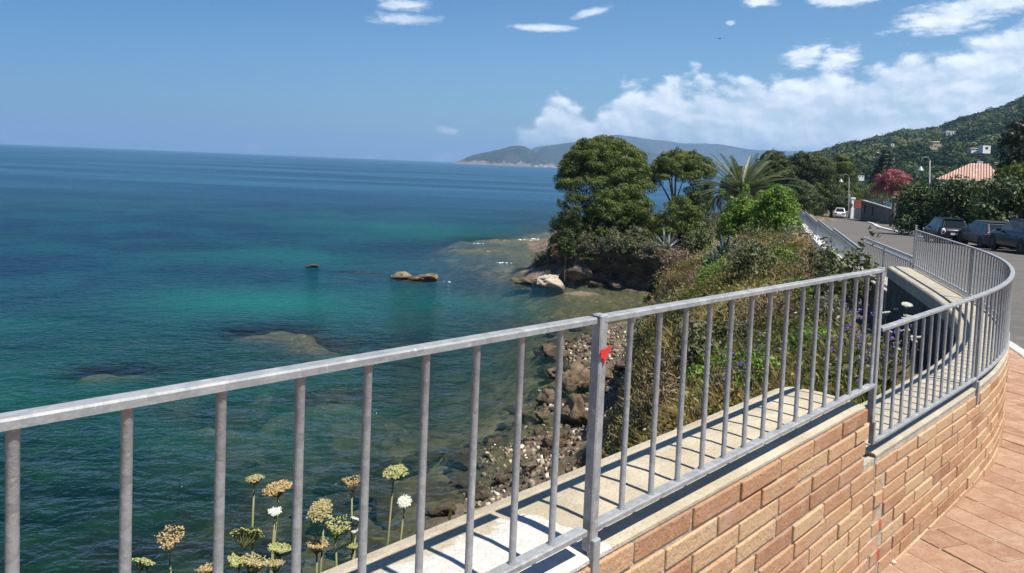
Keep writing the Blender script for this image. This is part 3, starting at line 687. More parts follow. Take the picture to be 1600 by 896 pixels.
# ring-patterned fence panels further on
gR='ring-topped railings stepping down along the road'
def flat(z): return lambda x,y: z
railing('ring_railing','ring-topped grey railing panel at the end of the curved wall, nearest of its row',gR,[D0,D1],flat(.47),.55,.115,.08,railw=.032,br=.0065,posts=[(.02,.25,0),(1.62,.25,-.003),(np.linalg.norm(D1-D0)-.02,.3,0)],rings=True,mat=STEEL2,bsides=8)
es=[(0,6.26,.19,'ring-topped grey railing panel one step lower, second along the white coping'),(6.3,11.95,.10,'ring-topped grey railing panel third along the white coping'),(12.0,19.6,-.0,'ring-topped grey railing panel fourth along the white coping, beside the bright green shrub'),(19.7,24.5,-.12,'farthest ring-topped grey railing panel, half lost in the bright green shrub')]
for a,b_,z,lb in es:
    railing('ring_railing',lb,gR,[E0+uE*a,E0+uE*b_],flat(z),.52,.115,.08,railw=.032,br=.0065,posts=[(.02,.1,0),((b_-a)/2,.1,-.003),(b_-a-.02,.1,0)],rings=True,mat=STEEL2,bsides=8)
# the wall they stand on
t=thing('retaining_wall','long grey retaining wall with whitewashed coping under the ring-topped railings','wall')
sweep([(*D0,0),(*((D0+D1)/2),0),(*D1,0)],[(-.06,-1.6),(-.06,-.1),(.28,-.1),(.28,-2.2)]).build('wall_body',GREYW,t)
sweep([(*(D0+(D1-D0)*.02),0),(*((D0+D1)/2),0),(*D1,0)],[(-.08,-.097),(-.08,-.06),(.30,-.06),(.30,-.097)]).build('coping',COP2,t,bevel=.01)
for i,(a,b_,z,lb) in enumerate(es):
    q=[E0+uE*x for x in np.linspace(a-.05,b_+.05,8)]
    sweep([(*p_,z-.52) for p_ in q],[(-.08,-1.6),(-.08,-.11),(.22,-.11),(.22,-2.6)]).build('wall_body',GREYW,t)
    sweep([(p_[0]+RNG.normal(0,.012),p_[1],z-.52+RNG.normal(0,.004)) for p_ in [E0+uE*x for x in np.linspace(a-.05,b_+.05,24)]],[(-.10,-.107),(-.10,-.05),(.08,-.035),(.24,-.05),(.27,-.10),(.27,-.107)]).build('coping',WHT,t)

# ------------------------------------------------------------------ distant land
def forestmat(name,a,b_,scale,bd):
    m,g,out=new_mat(name); v=g.pos()
    col=g.mix(g.ss(g.noise(v,scale,6,.65),.35,.65),a,b_); col=g.mix(g.ss(g.vor(v,scale*7),.1,.5),col,g.mix(.5,col,(.012,.022,.012)))
    b=g.bsdf(Base_Color=col,Roughness=.95); b.inputs['Specular IOR Level'].default_value=.05
    g.put(b.inputs['Normal'],g.bump(g.noise(v,scale*5,6,.7),bd)); g.L.new(b.outputs[0],out.inputs[0]); return m
FM=forestmat('far forest',(.045,.060,.032),(.125,.125,.075),.006,30)
def ridge(name,pts,Y,front,back,mat,zb,rough,n=160,cliff=None,kind='structure'):
    """terrain with its skyline through photo points (x,y) at distance Y"""
    xs=np.array([aty(x,y,Y)[0] for x,y in pts]); zs=np.array([aty(x,y,Y)[2] for x,y in pts])
    X=np.linspace(xs[0],xs[-1],n); Zr=np.interp(X,xs,zs)
    ker=np.ones(5)/5; Zr=np.convolve(np.pad(Zr,2,mode='edge'),ker,'valid')
    ts=np.concatenate([np.linspace(0,1,26),np.linspace(1,2,8)[1:]])
    XX,TT=np.meshgrid(X,ts); ZR=np.tile(Zr,(len(ts),1))
    YY=np.where(TT<=1,front+(Y-front)*TT,Y+(back-Y)*(TT-1))
    XX=XX*YY/Y
    prof=np.where(TT<=1,np.sin(np.clip(TT,0,1)*math.pi/2)**.9,1-(TT-1))
    H=(ZR-zb)*prof; H=H+fbm(XX,YY,rough*9,5,11)*rough*2.2*np.clip(np.abs(1-TT)*3,0,1)*np.clip(TT*4,0,1)*np.clip((ZR-zb)/(rough*2),0,1)+fbm(XX,YY,rough*1.2,3,12)*rough*.25*np.clip(TT*4,0,1)
    idx=np.arange(XX.size).reshape(XX.shape)
    Fq=np.stack([idx[:-1,:-1],idx[:-1,1:],idx[1:,1:],idx[1:,:-1]],-1).reshape(-1,4)
    o=link(name,np_mesh(name,np.stack([XX,YY,zb+H],-1).reshape(-1,3),Fq,sm=True),mat); tag(o,kind=kind); return o
ridge('far_mountains',[(800,262),(830,234),(850,229.5),(880,224.5),(905,221.5),(940,214.5),(962,212),(990,214),(1010,217.5),(1040,220.5),(1070,225),(1100,224.2),(1125,226),(1160,232),(1190,236),(1230,237.5),(1265,239),(1300,241),(1420,246),(1600,262)],6800,6000,8200,FM,-8,45)
# headland with pale cliffs
m,g,out=new_mat('headland'); v=g.pos(); z=g.xyz(v)[2]
fo=g.mix(g.ss(g.noise(v,.012,6,.65),.35,.65),(.026,.040,.022),(.065,.074,.040))
cl=g.mix(g.noise(v,.03,5,.7),(.22,.17,.14),(.36,.29,.24))
k=g.ss(g.m('ADD',g.m('MULTIPLY',z,.02),g.m('MULTIPLY',g.noise(g.vm('MULTIPLY',v,(1.6,.6,.4)),.013,6,.7),1.6)),1.02,.84)
col=g.mix(g.m('MULTIPLY',k,.65),fo,cl); b=g.bsdf(Base_Color=col,Roughness=.95); b.inputs['Specular IOR Level'].default_value=.05
g.put(b.inputs['Normal'],g.bump(g.noise(v,.05,6,.7),18)); g.L.new(b.outputs[0],out.inputs[0])
ridge('far_headland',[(705,256.5),(710,255),(722,250),(738,243.5),(755,239.5),(772,235.5),(779,235),(790,231.5),(802,228.5),(812,227.8),(820,229.5),(833,237),(845,244),(860,252),(880,262)],3600,3380,4100,m,-8,22)
ridge('headland_ridge',[(822,263),(832,246),(842,236),(852,230.5),(880,225.5),(905,223),(930,226),(960,231),(1010,238),(1070,247),(1120,262)],4700,4300,5400,m,-8,26)
# hillside on the right
HR=[(1230,262),(1270,251),(1290,245),(1320,234),(1345,228),(1375,221),(1400,212),(1415,209),(1440,209),(1475,202),(1500,191),(1540,182),(1570,171),(1600,157),(1700,118),(1900,90)]
hx=np.array([(aty(x,y,900)[0])/900 for x,y in HR]); hz=np.array([aty(x,y,900)[2] for x,y in HR])
def hillz(X,Y):
    r=np.asarray(X)/np.maximum(np.asarray(Y),1); zr=np.interp(r,hx,hz); t=np.clip((np.asarray(Y)-260)/640,0,1.3)
    zz=-12+(zr+12)*np.where(t<1,t**.85,1-(t-1)*.5)
    return zz+fbm(X,Y,130,4,21)*26*np.clip(t*4,0,1)*np.clip((1.0-t)*4,.12,1)
r_=np.linspace(hx[0],hx[-1],90); y_=np.concatenate([np.linspace(255,900,50),np.linspace(900,1090,8)[1:]])
RX,YY=np.meshgrid(r_,y_); XX=RX*YY; idx=np.arange(XX.size).reshape(XX.shape)
o=link('hillside',np_mesh('hillside',np.stack([XX,YY,hillz(XX,YY)],-1).reshape(-1,3),np.stack([idx[:-1,:-1],idx[:-1,1:],idx[1:,1:],idx[1:,:-1]],-1).reshape(-1,4),sm=True),forestmat('hill scrub',(.03,.045,.02),(.09,.09,.045),.05,2)); tag(o,kind='structure')
# ------------------------------------------------------------------ houses
plw=M('white render',(.78,.77,.74),(.70,.69,.66),3,.85); plb=M('beige render',(.48,.40,.30),(.40,.34,.26),3,.85); plg=M('grey house render',(.33,.32,.31),(.28,.27,.26),2,.85)
tile=M('terracotta roof',(.40,.19,.12),(.52,.29,.20),.9,.85,.05,4,c3=(.30,.15,.10)); wing=M('dark window glass',(.03,.04,.05),None,3,.15)
HOUSES=[]
def hillhit(x,y):
    d=px(x,y)
    for Y_ in np.arange(280,1000,4.):
        P_=EYE+d*(Y_/d[1])
        if P_[2]<float(hillz(np.array([P_[0]]),np.array([P_[1]]))[0])+2: return Y_
    return 880.
def house(label,x,y,wpx,hpx,Y,wm,roof='gable',name='house',rz=0,nw=3,dp=None,zb=None,group=None,floors=1,roofm=None):
    if Y<1000: Y=hillhit(x,y+hpx/2)-6; HOUSES.append((x,y,wpx,hpx,Y))
    c=aty(x,y,Y); k=Y/F; W=wpx*k; H=hpx*k*(.8 if Y<1000 else 1); D=dp or W*.7
    zb=c[2]-H/2 if zb is None else zb
    t=thing(name,label,'house',(c[0],c[1]+D/2,zb-1.5),rz,group)
    Hh=H*(.72 if roof!='flat' else .94); MB().box((0,0,(Hh+1.5)/2),(W,D,Hh+1.5)).build('wall',wm,t)
    if roof=='flat': MB().box((0,0,Hh+1.5+H*.03),(W*1.04,D*1.04,H*.06)).build('roof',roofm or wm,t)
    else:
        b=MB(); a=W/2*1.08; d=D/2*1.12; z0=Hh+1.5; z1=z0+H*.28; q=a*(.98 if roof=='gable' else .45)
        b.add([(-a,-d,z0),(a,-d,z0),(a,d,z0),(-a,d,z0),(-q,0,z1),(q,0,z1)],[(0,1,5,4),(2,3,4,5),(0,4,3),(1,2,5),(0,3,2,1)]); b.build('roof',roofm or tile,t)
    for i in range(nw):
        for f in range(floors):
            wx=-W/2+W*(i+.5)/nw; wz=1.5+Hh*((f+.5)/floors)
            b=MB(); b.box((wx,-D/2-.02,wz),(W/nw*.38,.1,Hh/floors*.45)); b.build('window',wing,t)
    return t
house('small white house with a red roof, lowest on the wooded hill',1372,240.5,13,7,560,plw,'hip',nw=2)
house('beige house with a tan roof set low among the hill trees',1465,223.5,14,6,640,plb,'hip',nw=3,roofm=M('tan roof',(.42,.34,.25),(.36,.29,.21),1,.9))
house('pale brown house just below the tan-roofed one on the hill',1459,229,12,4,600,plb,'flat',nw=2)
house('long white villa high on the hill beside a dark round tree',1486,207.5,15,6.5,720,plw,'flat',nw=4)
house('large bright white house on the wooded slope, the biggest one up there',1541,231.5,14,10,520,plw,'flat',nw=1,rz=.2)
house('low white wing stepping left of the bright white house',1526,233.5,16,5,526,plw,'gable',nw=3)
house('small grey-white house near the right edge, above the bright white one',1579,207,9,7,620,plg,'flat',nw=2)
house('grey flat house standing on the ridge top between trees',1563,171,12,6,860,plg,'flat',nw=3)
house('tiny white cottage half hidden low behind the pink oleander',1346,276,9,4,420,plw,'flat',nw=2)
house('tiny white cottage between trees in the middle of the hill',1395,226.5,5,4,700,plw,'flat',nw=1)
# town at the foot of the far headland
for i,(x,y,wp,hp,lb) in enumerate([(838,259.5,4,2.2,'white block at the left end of the far shore town'),(845,260,5,2,'low cream building in the far shore town, second from its left end'),(852,260.5,4,3,'tallest white block in the far shore town'),(858,261.5,6,2,'long pale building by the beach of the far shore town'),(864,262,5,2.6,'pale building at the right end of the far shore town'),(869,263,5,1.8,'low white beach building beside the big pine crown')]):
    house(lb,x,y,wp,hp,3350,[plw,plb,plw,plb,plw,plw][i],'gable' if i%2 else 'flat',nw=2,group='houses of the far shore town')
HLEAF=leafmat('hill foliage',(.008,.020,.010),(.052,.078,.030),.1,.8,c3=(.12,.135,.06),spec=.0)
P=[];N=[];T=[];S=[]
n=0
while n<4200:
    Yq=300+610*RNG.random()**.75; rq=RNG.uniform(hx[0],.74); Xq=rq*Yq
    if fbm(np.array([Xq]),np.array([Yq]),60,3,31)[0]<-.2: continue
    zq=float(hillz(np.array([Xq]),np.array([Yq]))[0]); qx,qy=proj((Xq,Yq,zq+3)); rpx_=4.5*F/Yq
    if any(abs(qx-hx_)<hw_/2+rpx_ and qy-rpx_<hy_+hh_*.15 and qy>hy_-hh_/2 and Yq<hY+4 and Yq>hY-90 for hx_,hy_,hw_,hh_,hY in HOUSES): continue
    rad=RNG.uniform(2.2,5.2)*(.75 if Yq>840 else 1); hgt_=rad*RNG.uniform(.7,1.15)
    k=56; d=unit(RNG.normal(size=(k,3))+[0,0,.5]); P.append(np.array([Xq,Yq,zq+hgt_*.55])+d*np.array([rad,rad,hgt_])*RNG.uniform(.75,1.05,(k,1))); N.append(d+RNG.normal(size=(k,3))*.35)
    T.append(np.clip(RNG.normal(np.clip(.5+float(fbm(np.array([Xq]),np.array([Yq]),55,3,91)[0])*1.6+RNG.normal(0,.22),0,1),.13,k),0,1)); S.append(np.full(k,rad*.40)); n+=1
o=leaves('hillside_woods',np.concatenate(P),np.concatenate(N),np.concatenate(S),.8,np.concatenate(T),HLEAF); tag(o,kind='stuff')

# house with the terracotta roof behind the hedge
Y=74; ra=aty(1486,280,Y); rd=aty(1592,282,Y); apex=aty(1552,257,Y+3)[2]; zE=ra[2]; hc=(ra+rd)/2
t=thing('house','pale house with a big terracotta tiled roof rising behind the hedge','house',(hc[0],Y+2.6,zE-6),R(-31)); HW=np.linalg.norm(rd-ra)*.5*.86
MB().box((0,0,3.0),(HW*2-.7,6,6)).build('wall',plw,t)
b=MB(); b.add([(-HW,-3.6,5.95),(HW,-3.6,5.95),(HW,3.6,5.95),(-HW,3.6,5.95),(-HW*.0,0,apex-zE+6),(HW*.55,0,apex-zE+6)],[(0,1,5,4),(2,3,4,5),(0,4,3),(1,2,5),(0,3,2,1)])
m,g,out=new_mat('roman tiles'); v=g.obj(); X_,Y_,Z_=g.xyz(v)
wv=g.m('SINE',g.m('MULTIPLY',X_,26)); cs=g.m('FRACT',g.m('MULTIPLY',Y_,2.6))
col=g.mix(g.noise(v,3,5,.7),(.30,.15,.10),(.60,.40,.31)); col=g.mix(g.m('MULTIPLY',g.ss(wv,-.2,-.9),.14),col,(.12,.06,.045)); col=g.mix(g.ss(g.noise(v,1.1,4),.55,.7),col,(.58,.46,.38))
bb=g.bsdf(Base_Color=col,Roughness=.85); g.put(bb.inputs['Normal'],g.bump(g.m('ADD',wv,cs),.05)); g.L.new(bb.outputs[0],out.inputs[0])
b.build('roof',m,t); MB().box((HW*.3,.4,apex-zE+5.75),(.5,.5,1.0)).build('chimney',plw,t)
for q in (-.5,.4): MB().box((HW*q,-3.02,4.6),(1.0,.1,1.2)).build('window',wing,t)

# ------------------------------------------------------------------ roadside walls, gate, lamps, signs
def wallseg(name,label,a,b_,ha,hb,th,mat,cat='wall',cap=None):
    a=np.array(a,float);b_=np.array(b_,float); t=thing(name,label,cat,(a[0],a[1],a[2]))
    d=(b_-a)[:2]; d/=np.linalg.norm(d); nl=np.array([-d[1],d[0]])*th
    def ring(p,h): return [(p[0]-a[0],p[1]-a[1],p[2]-a[2]-.4),(p[0]+nl[0]-a[0],p[1]+nl[1]-a[1],p[2]-a[2]-.4),(p[0]+nl[0]-a[0],p[1]+nl[1]-a[1],p[2]-a[2]+h),(p[0]-a[0],p[1]-a[1],p[2]-a[2]+h)]
    MB().add(ring(a,ha)+ring(b_,hb),[(0,1,2,3),(4,7,6,5),(0,4,5,1),(1,5,6,2),(2,6,7,3),(3,7,4,0)]).build('wall_body',mat,t)
    if cap:
        c0=np.array([0,0,ha])+np.append(nl/2,0.06); c1=(b_-a)+np.array([0,0,hb])+np.append(nl/2,0.06)
        MB().bar(c0,c1,th*1.4,.1).build('coping',cap,t)
    return t
stw=M('old grey stone wall',(.13,.125,.115),(.22,.21,.19),1.2,.95,.08,5,c3=(.09,.085,.08)); stw2=M('rough stone',(.15,.135,.115),(.24,.22,.19),2.5,.95,.1,6,c3=(.07,.06,.05))
ga=onroad(1344,344.5); gb=onroad(1392,350.5); k=ga[1]/F; k2=gb[1]/F
t=wallseg('garden_wall','tall grey garden wall with two dark painted marks across the road',ga,gb,31*k,22.5*k2,.4,stw,cap=M('wall cap',(.30,.29,.27),(.24,.23,.21),3,.9))
blk=M('black paint',(.02,.02,.022),None,5,.6)
for q,pts in ((.16,[(0,.85),(0,.45),(-.015,.42),(-.03,.46)]),(.42,[(.01,.82),(.005,.6),(.008,.38),(-.004,.36)])):
    b=MB(); d=gb-ga; hq=(31*k)*(1-q)+22.5*k2*q
    b.tube([(*( (d*(q+u_))[:2]+np.array([-.02,-.06])),(d*(q+u_))[2]+hq*h_) for u_,h_ in pts],[.16,.13,.11,.09],6); b.build('painted_mark',blk,t)
# fence on top of the wall
t=thing('wall_fence','thin dark mesh fence along the top of the grey garden wall','fence',tuple(ga)); d=gb-ga; b=MB()
for q in np.linspace(.3,.98,16):
    p_=d*q; hq=31*k*(1-q)+22.5*k2*q; b.tube([(p_[0]-.0,p_[1]+.25,p_[2]+hq),(p_[0],p_[1]+.25,p_[2]+hq+1.0)],.025,5)
dkm=M('dark metal',(.05,.052,.055),(.07,.07,.075),5,.5,metal=.5)
b.build('pickets',dkm,t); b=MB()
for dz in (.45,.98): b.tube([(d*q+np.array([0,.25,31*k*(1-q)+22.5*k2*q+dz])) for q in (.3,.65,.98)],.03,5)
b.build('rail',dkm,t)
gp=onroad(1398,351); k3=gp[1]/F
t=thing('gate_pillar','rough stone gate pillar at the right end of the grey garden wall','pillar',tuple(gp)); MB().box((0,.3,1.4),(7*k3,.6,3.0+.4)).build('shaft',stw2,t,bevel=.05); MB().box((0,.3,3.2),(9*k3,.8,.25)).build('cap',plg,t,bevel=.04)
gg_=onroad(1406.5,352); t=thing('garden_gate','blue-grey metal garden gate between the stone pillar and low wall','gate',tuple(gg_)); blu=M('blue grey paint',(.10,.13,.17),(.13,.16,.20),2,.5)
MB().box((0,.3,1.25),(9*k3,.08,2.5)).build('gate_leaf',blu,t); b=MB()
for q in (-.3,0,.3): b.box((q*9*k3,.24,1.25),(.06,.05,2.4))
b.build('bars',dkm,t)
t=thing('garden_steps','two worn stone steps below the blue-grey gate','steps',(gg_[0],gg_[1]-.6,gg_[2])); MB().box((0,0,.08),(13*k3,.9,.3)).build('step',plg,t,bevel=.02); MB().box((.2,.3,.3),(11*k3,.6,.28)).build('step',plg,t,bevel=.02)
wa=onroad(1412,356); wb=onroad(1468,366); wallseg('low_stone_wall','low rough stone wall beneath the dark hedge',wa,wb,15*wa[1]/F,16*wb[1]/F,.5,stw2)
wb2=onroad(1600,392); wallseg('low_stone_wall','shaded stone wall behind the parked cars',wb+np.array([.1,-.1,0]),wb2+np.array([2,0,0]),1.0,1.0,.5,stw2)
pp=onroad(1330,341); kp_=pp[1]/F; t=thing('white_pillar','slim white pillar at the bend of the road','pillar',tuple(pp)); MB().box((0,0,15*kp_),(6*kp_,6*kp_,31*kp_)).build('shaft',plw,t,bevel=.05); MB().box((0,0,31*kp_),(7*kp_,7*kp_,.3)).build('cap',plw,t)
q0=onroad(1333.5,342); q1=onroad(1344,343); kq=q0[1]/F
t=wallseg('entrance_wall','pale entrance wall with a red brick panel beside the white pillar',q0,q1,17*kq,17*kq,.3,plg); c=(q1-q0)/2
MB().box((c[0],c[1],24*kq),(10.5*kq,.3,13*kq)).build('brick_panel',M('red panel',(.24,.06,.04),(.17,.05,.035),2,.8,.03,8),t)
s0=onroad(1322,341); ks=s0[1]/F; t=thing('road_sign','square grey road sign seen from behind on a thin pole, left of the white pillar','sign',tuple(s0)); MB().tube([(.0,0,0),(0,0,36*ks)],.06,8).build('pole',dkm,t); MB().box((.05,-.1,31*ks),(8*ks,.05,13*ks)).build('plate',M('sign back',(.22,.24,.25),(.26,.27,.28),3,.5),t,bevel=.02)
# brown wall at the end of the road
qa=onroad(1262,338); qb=onroad(1304,338); wallseg('low_stone_wall','brown stone wall closing the far end of the road under the pines',qa,qb,1.9,1.9,.5,M('brown wall',(.16,.12,.08),(.22,.17,.12),1,.95,.05,5))
qa=onroad(1326,343.2); qb=onroad(1344,344.6); sweep([(q[0],q[1],q[2]) for q in (qa,(qa+qb)/2,qb)],[(.5,-.02),(.5,.13),(-.3,.13),(-.3,-.02)]).build('verge_kerb',kw); tag(bpy.data.objects['verge_kerb'],kind='structure')
lampm=M('lamp enamel',(.30,.31,.31),(.24,.25,.25),5,.4); polem=M('lamp pole grey',(.17,.18,.18),(.23,.24,.24),6,.55,metal=.3)
def lamp(label,x,ybase,ytop,lx,ly,lw,Y,bell=True):
    p0=aty(x,ybase,Y); p0[2]=float(zroad(Y)); pt=aty(x+(ybase-ytop)*.02,ytop,Y); q=aty(lx,ly,Y); k=Y/F
    t=thing('street_lamp',label,'street lamp',tuple(p0)); rel=lambda P_:np.array([P_[0],p0[1],P_[2]])-p0
    a=rel(pt); l=rel(q); MB().tube([(0,0,-.2),(0,0,1.2),(0,0,1.25),tuple(a*[1,1,.99])],[.09,.09,.06,.045],8).build('pole',polem,t,sm=True)
    w_=l[0]-a[0]; pts=[(a[0],0,a[2]*.985)]+[(a[0]+w_*(1-math.cos(u_))/2,0,a[2]*.985+abs(w_)*.42*math.sin(u_)) for u_ in np.linspace(.2,math.pi,9)]+[(l[0],0,l[2]+lw*k*.5)]
    MB().tube(pts,.032,6).build('arm',polem,t,sm=True)
    r=lw*k/2; b=MB(); b.lathe([(0.001,r*1.1),(r*.22,r*1.05),(r*.26,r*.75),(r*.5,r*.62),(r*.58,r*.3),(r*.95,-.05*r),(r,-.18*r),(r*.92,-.18*r)],tuple(l),16); b.build('lamp_shade',lampm,t,sm=True)
    b=MB(); b.lathe([(r*.8,-.18*r),(r*.55,-.42*r),(0.001,-.5*r)],tuple(l),14); b.build('lamp_globe',M('lamp glass',(.35,.36,.35),None,3,.2),t,sm=True)
lamp('curved-arm street lamp with a pale hanging shade, in front of the far pines',1325.5,338,277,1314,284,8,118)
lamp('tall street lamp with a bell lantern hanging over the oleander, beside the hedge',1451,352,250,1438.5,266,11,58)
p0=aty(1395,270,170); t=thing('utility_pole','plain concrete utility pole behind the oleander','pole',(p0[0],p0[1],-6)); MB().tube([(0,0,0),(0,0,aty(1395,246,170)[2]+6)],[.22,.14],8).build('pole',plg,t); b=MB(); b.box((0,0,aty(1395,249,170)[2]+6),(1.2,.1,.1)); b.build('crossarm',dkm,t)
p0=aty(1378,221,880); t=thing('radio_mast','hair-thin radio mast on the hill ridge right of the lone pine','mast',(p0[0],p0[1],p0[2]-4)); MB().tube([(0,0,0),(0,0,14)],[.35,.2],5).build('mast_pole',dkm,t); MB().box((0,0,11),(2,.2,.2)).build('crossarm',dkm,t)

# ------------------------------------------------------------------ cars
tyrem=M('tyre rubber',(.015,.015,.016),None,5,.85); rimm=M('alloy rim',(.30,.31,.32),(.38,.38,.39),9,.35,metal=.8); glassm=M('car glass',(.012,.016,.018),None,4,.06,spec=.35)
platem=M('number plate',(.70,.70,.66),None,4,.5); redl=M('tail lamp',(.22,.012,.014),(.30,.02,.02),9,.2); whl=M('lamp lens',(.65,.55,.55),None,5,.15); blackp=M('black plastic',(.02,.02,.021),None,5,.6)
def car(label,pos,rz,L,W,H,paint,style):
    """x: backwards to forwards, origin on the ground under the middle"""
    t=thing('parked_car',label,'car',pos,rz)
    h=L/2; belt=H*.60; gc=.17
    if style=='hatch': top=[(-h,.50),(-h+.05,.58),(-h+.30,.66),(-.1*L,.66),(.20*L,.66),(.30*L,.63),(.42*L,.54),(h-.12,.46),(h,.36)]
    elif style=='estate': top=[(-h,.46),(-h+.06,.60),(-h+.4,.655),(-.1*L,.65),(.16*L,.64),(.28*L,.60),(.42*L,.53),(h-.15,.46),(h,.36)]
    else: top=[(-h,.50),(-h+.08,.60),(-h+.4,.66),(-.1*L,.66),(.16*L,.655),(.28*L,.62),(.42*L,.56),(h-.15,.50),(h,.36)]
    xs=np.linspace(-h,h,33); vs=[];n=0
    for x in xs:
        zt=np.interp(x,[q[0] for q in top],[q[1] for q in top])*H; e=min((x+h)/.35,(h-x)/.55,1); e=max(e,0); wf=W/2*(.80+.20*math.sin(e*math.pi/2)); zb=gc+.10*(1-min(e*1.5,1))
        r=[(wf*.86,zb),(wf*.985,zb+.10),(wf*1.0,zb+.30*(zt-zb)),(wf*1.0,zb+.62*(zt-zb)),(wf*.965,zb+.86*(zt-zb)),(wf*.88,zt-.012),(wf*.6,zt+.012)]
        ring=[(x,-y,z) for y,z in r]+[(x,y,z) for y,z in reversed(r)]
        n=len(ring); vs+=ring
    fs=[]
    for i in range(len(xs)-1):
        for q in range(n): fs.append((i*n+q,i*n+(q+1)%n,(i+1)*n+(q+1)%n,(i+1)*n+q))
    fs+=[tuple(range(n)),tuple(range(len(vs)-1,len(vs)-1-n,-1))]
    MB().add(vs,fs).build('body',paint,t,sm=True)
    # cabin
    if style=='hatch': cb_=[(-h+.10,-h+.42),(.10*L,.285*L)]
    elif style=='estate': cb_=[(-h+.12,-h+.75),(.05*L,.25*L)]
    else: cb_=[(-h+.14,-h+.60),(.05*L,.26*L)]
    xb0,xr0=cb_[0]; xr1,xb1=cb_[1]; zr=H-.02; wb=W/2*.90; wr=W/2*.70; zb=belt
    def q8(ins=0,up=0): 
        return [(xb0,-wb,zb),(xb0,wb,zb),(xr0,wr,zr-.05),(xr0,-wr,zr-.05),(xb1,-wb,zb),(xb1,wb,zb),(xr1,wr,zr-.03),(xr1,-wr,zr-.03)]
    V=q8(); b=MB(); b.add(V,[(0,1,2,3),(4,7,6,5),(3,2,6,7),(0,3,7,4),(1,5,6,2)]); cbn=b.build('cabin',paint,t,bevel=.06,seg=3)
    xm=(xr0+xr1)/2; b=MB(); b.box((xm,0,zr-.018),(xr1-xr0+.12,wr*2-.10,.05)); b.build('roof',paint,t,bevel=.022,seg=2)
    def pane(name,qs,push,mat=glassm):
        qs=[np.array(q,float) for q in qs]; c=sum(qs)/4; nn=np.cross(qs[1]-qs[0],qs[3]-qs[0]); nn/=np.linalg.norm(nn); 
        if nn@(c-np.array([xm,0,zb]))<0: nn=-nn
        A=[q+nn*push for q in qs]; B=[q-nn*.03 for q in qs]
        return MB().add(A+B,[(0,1,2,3),(7,6,5,4)]+[(i,(i+1)%4,4+(i+1)%4,4+i) for i in range(4)]).build(name,mat,t)
    lerp=lambda a,b_,u_: np.array(a)+(np.array(b_)-np.array(a))*u_
    def sub(A,B,Cc,D,u0,u1,v0,v1):
        return [lerp(lerp(A,B,u),lerp(D,Cc,u),v) for u,v in ((u0,v0),(u1,v0),(u1,v1),(u0,v1))]
    pane('rear_window',sub(V[0],V[1],V[2],V[3],.08,.92,.14,.88),.006); pane('windscreen',sub(V[4],V[5],V[6],V[7],.05,.95,.06,.94),.006)
    for A,B,Cc,D in ((V[0],V[4],V[7],V[3]),(V[1],V[5],V[6],V[2])):
        if style=='hatch': spans=((.16,.42),(.45,.90))
        else: spans=((.05,.20),(.225,.52),(.55,.92))
        for u0,u1 in spans: pane('side_window',sub(A,B,Cc,D,u0,u1,.10,.88),.006)
    rw=.31 if style!='suv' else .35
    for x in (-h+.78,h-.85):
        for s_ in (-1,1):
            wh=bpy.data.objects.new('wheel',None); C.objects.link(wh); wh.parent=t; wh.location=(x,s_*(W/2-.09),rw)
            b=MB(); b.lathe([(rw*.62,-.1),(rw*.94,-.1),(rw,-.07),(rw,.07),(rw*.94,.1),(rw*.62,.1)],n=24); me=b.mesh('tyre',True); o=link('tyre',me,tyrem,wh); o.rotation_euler=(R(90),0,0)
            b=MB(); b.lathe([(.001,.06),(.06,.075),(.09,.05),(rw*.6,.06),(rw*.64,.09),(rw*.64,-.09)],n=20)
            o=link('rim',b.mesh('rim',True),rimm,wh); o.rotation_euler=(R(90)*s_*-1*-1 if s_<0 else R(-90),0,0)
            b=MB(); b.tube([(x,s_*(W/2-.20),rw+.02),(x,s_*(W/2+.004),rw+.02)],[rw*1.16,rw*1.16],28); o=b.build('wheel_arch',blackp,t)
    for s_ in (-1,1):
        if style=='hatch':
            b=MB(); b.lathe([(.001,.045),(.10,.04),(.15,.02),(.16,-.05)],n=18); o=link('tail_light',b.mesh('tail_light',True),whl,t); o.location=(-h+.04,s_*W*.385,H*.50); o.rotation_euler=(0,R(-90),R(0)); o.scale=(1.25,.8,1)
            b=MB(); b.lathe([(.001,.062),(.07,.058),(.085,.03)],n=16); o2=link('red_lens',b.mesh('red_lens',True),redl,o)
        else:
            b=MB(); b.box((-h+.075,s_*W*.335,H*.525),(.20,W*.27,.13),t=.5); b.box((-h+.25,s_*(W*.478),H*.535),(.36,.05,.10)); b.build('tail_light',redl,t,bevel=.02)
        b=MB(); b.box((h-.16,s_*W*.36,H*.43),(.22,.36,.14)); b.build('headlight',whl,t,bevel=.03)
        b=MB(); b.box((xr1+.42,s_*(W/2+.07),zb+.05),(.13,.2,.14)); b.build('mirror',paint,t,bevel=.04,seg=2)
        b=MB(); b.box((-.03*L,s_*(W/2-.0),H*.52),(.16,.03,.03)); b.box((-.22*L,s_*(W/2-.004),H*.52),(.16,.03,.03)); b.build('door_handle',paint if style!='estate' else rimm,t)
    MB().box((-h+.012,0,H*.43),(.03,.52,.115)).build('number_plate',platem,t)
    MB().box((-h+.05,0,gc+.13),(.12,W*.84,.2)).build('bumper',blackp,t,bevel=.04)
    MB().box((-h+.03,0,H*.50),(.04,.55,.035)).build('trim',rimm,t)
    return t
navy=M('navy paint',(.005,.008,.016),(.006,.009,.018),3,.22,spec=.4); greyp=M('grey metallic paint',(.055,.056,.058),(.065,.066,.068),30,.3,metal=.3,spec=.4); petrol=M('dark petrol paint',(.005,.011,.017),(.006,.013,.019),3,.2,spec=.4); silv=M('white car paint',(.62,.62,.60),None,3,.3)
def carat(x,Y,h_): 
    d=px(x,300); X_=d[0]/d[1]*Y; return (X_,Y,float(zroad(Y))-.02)
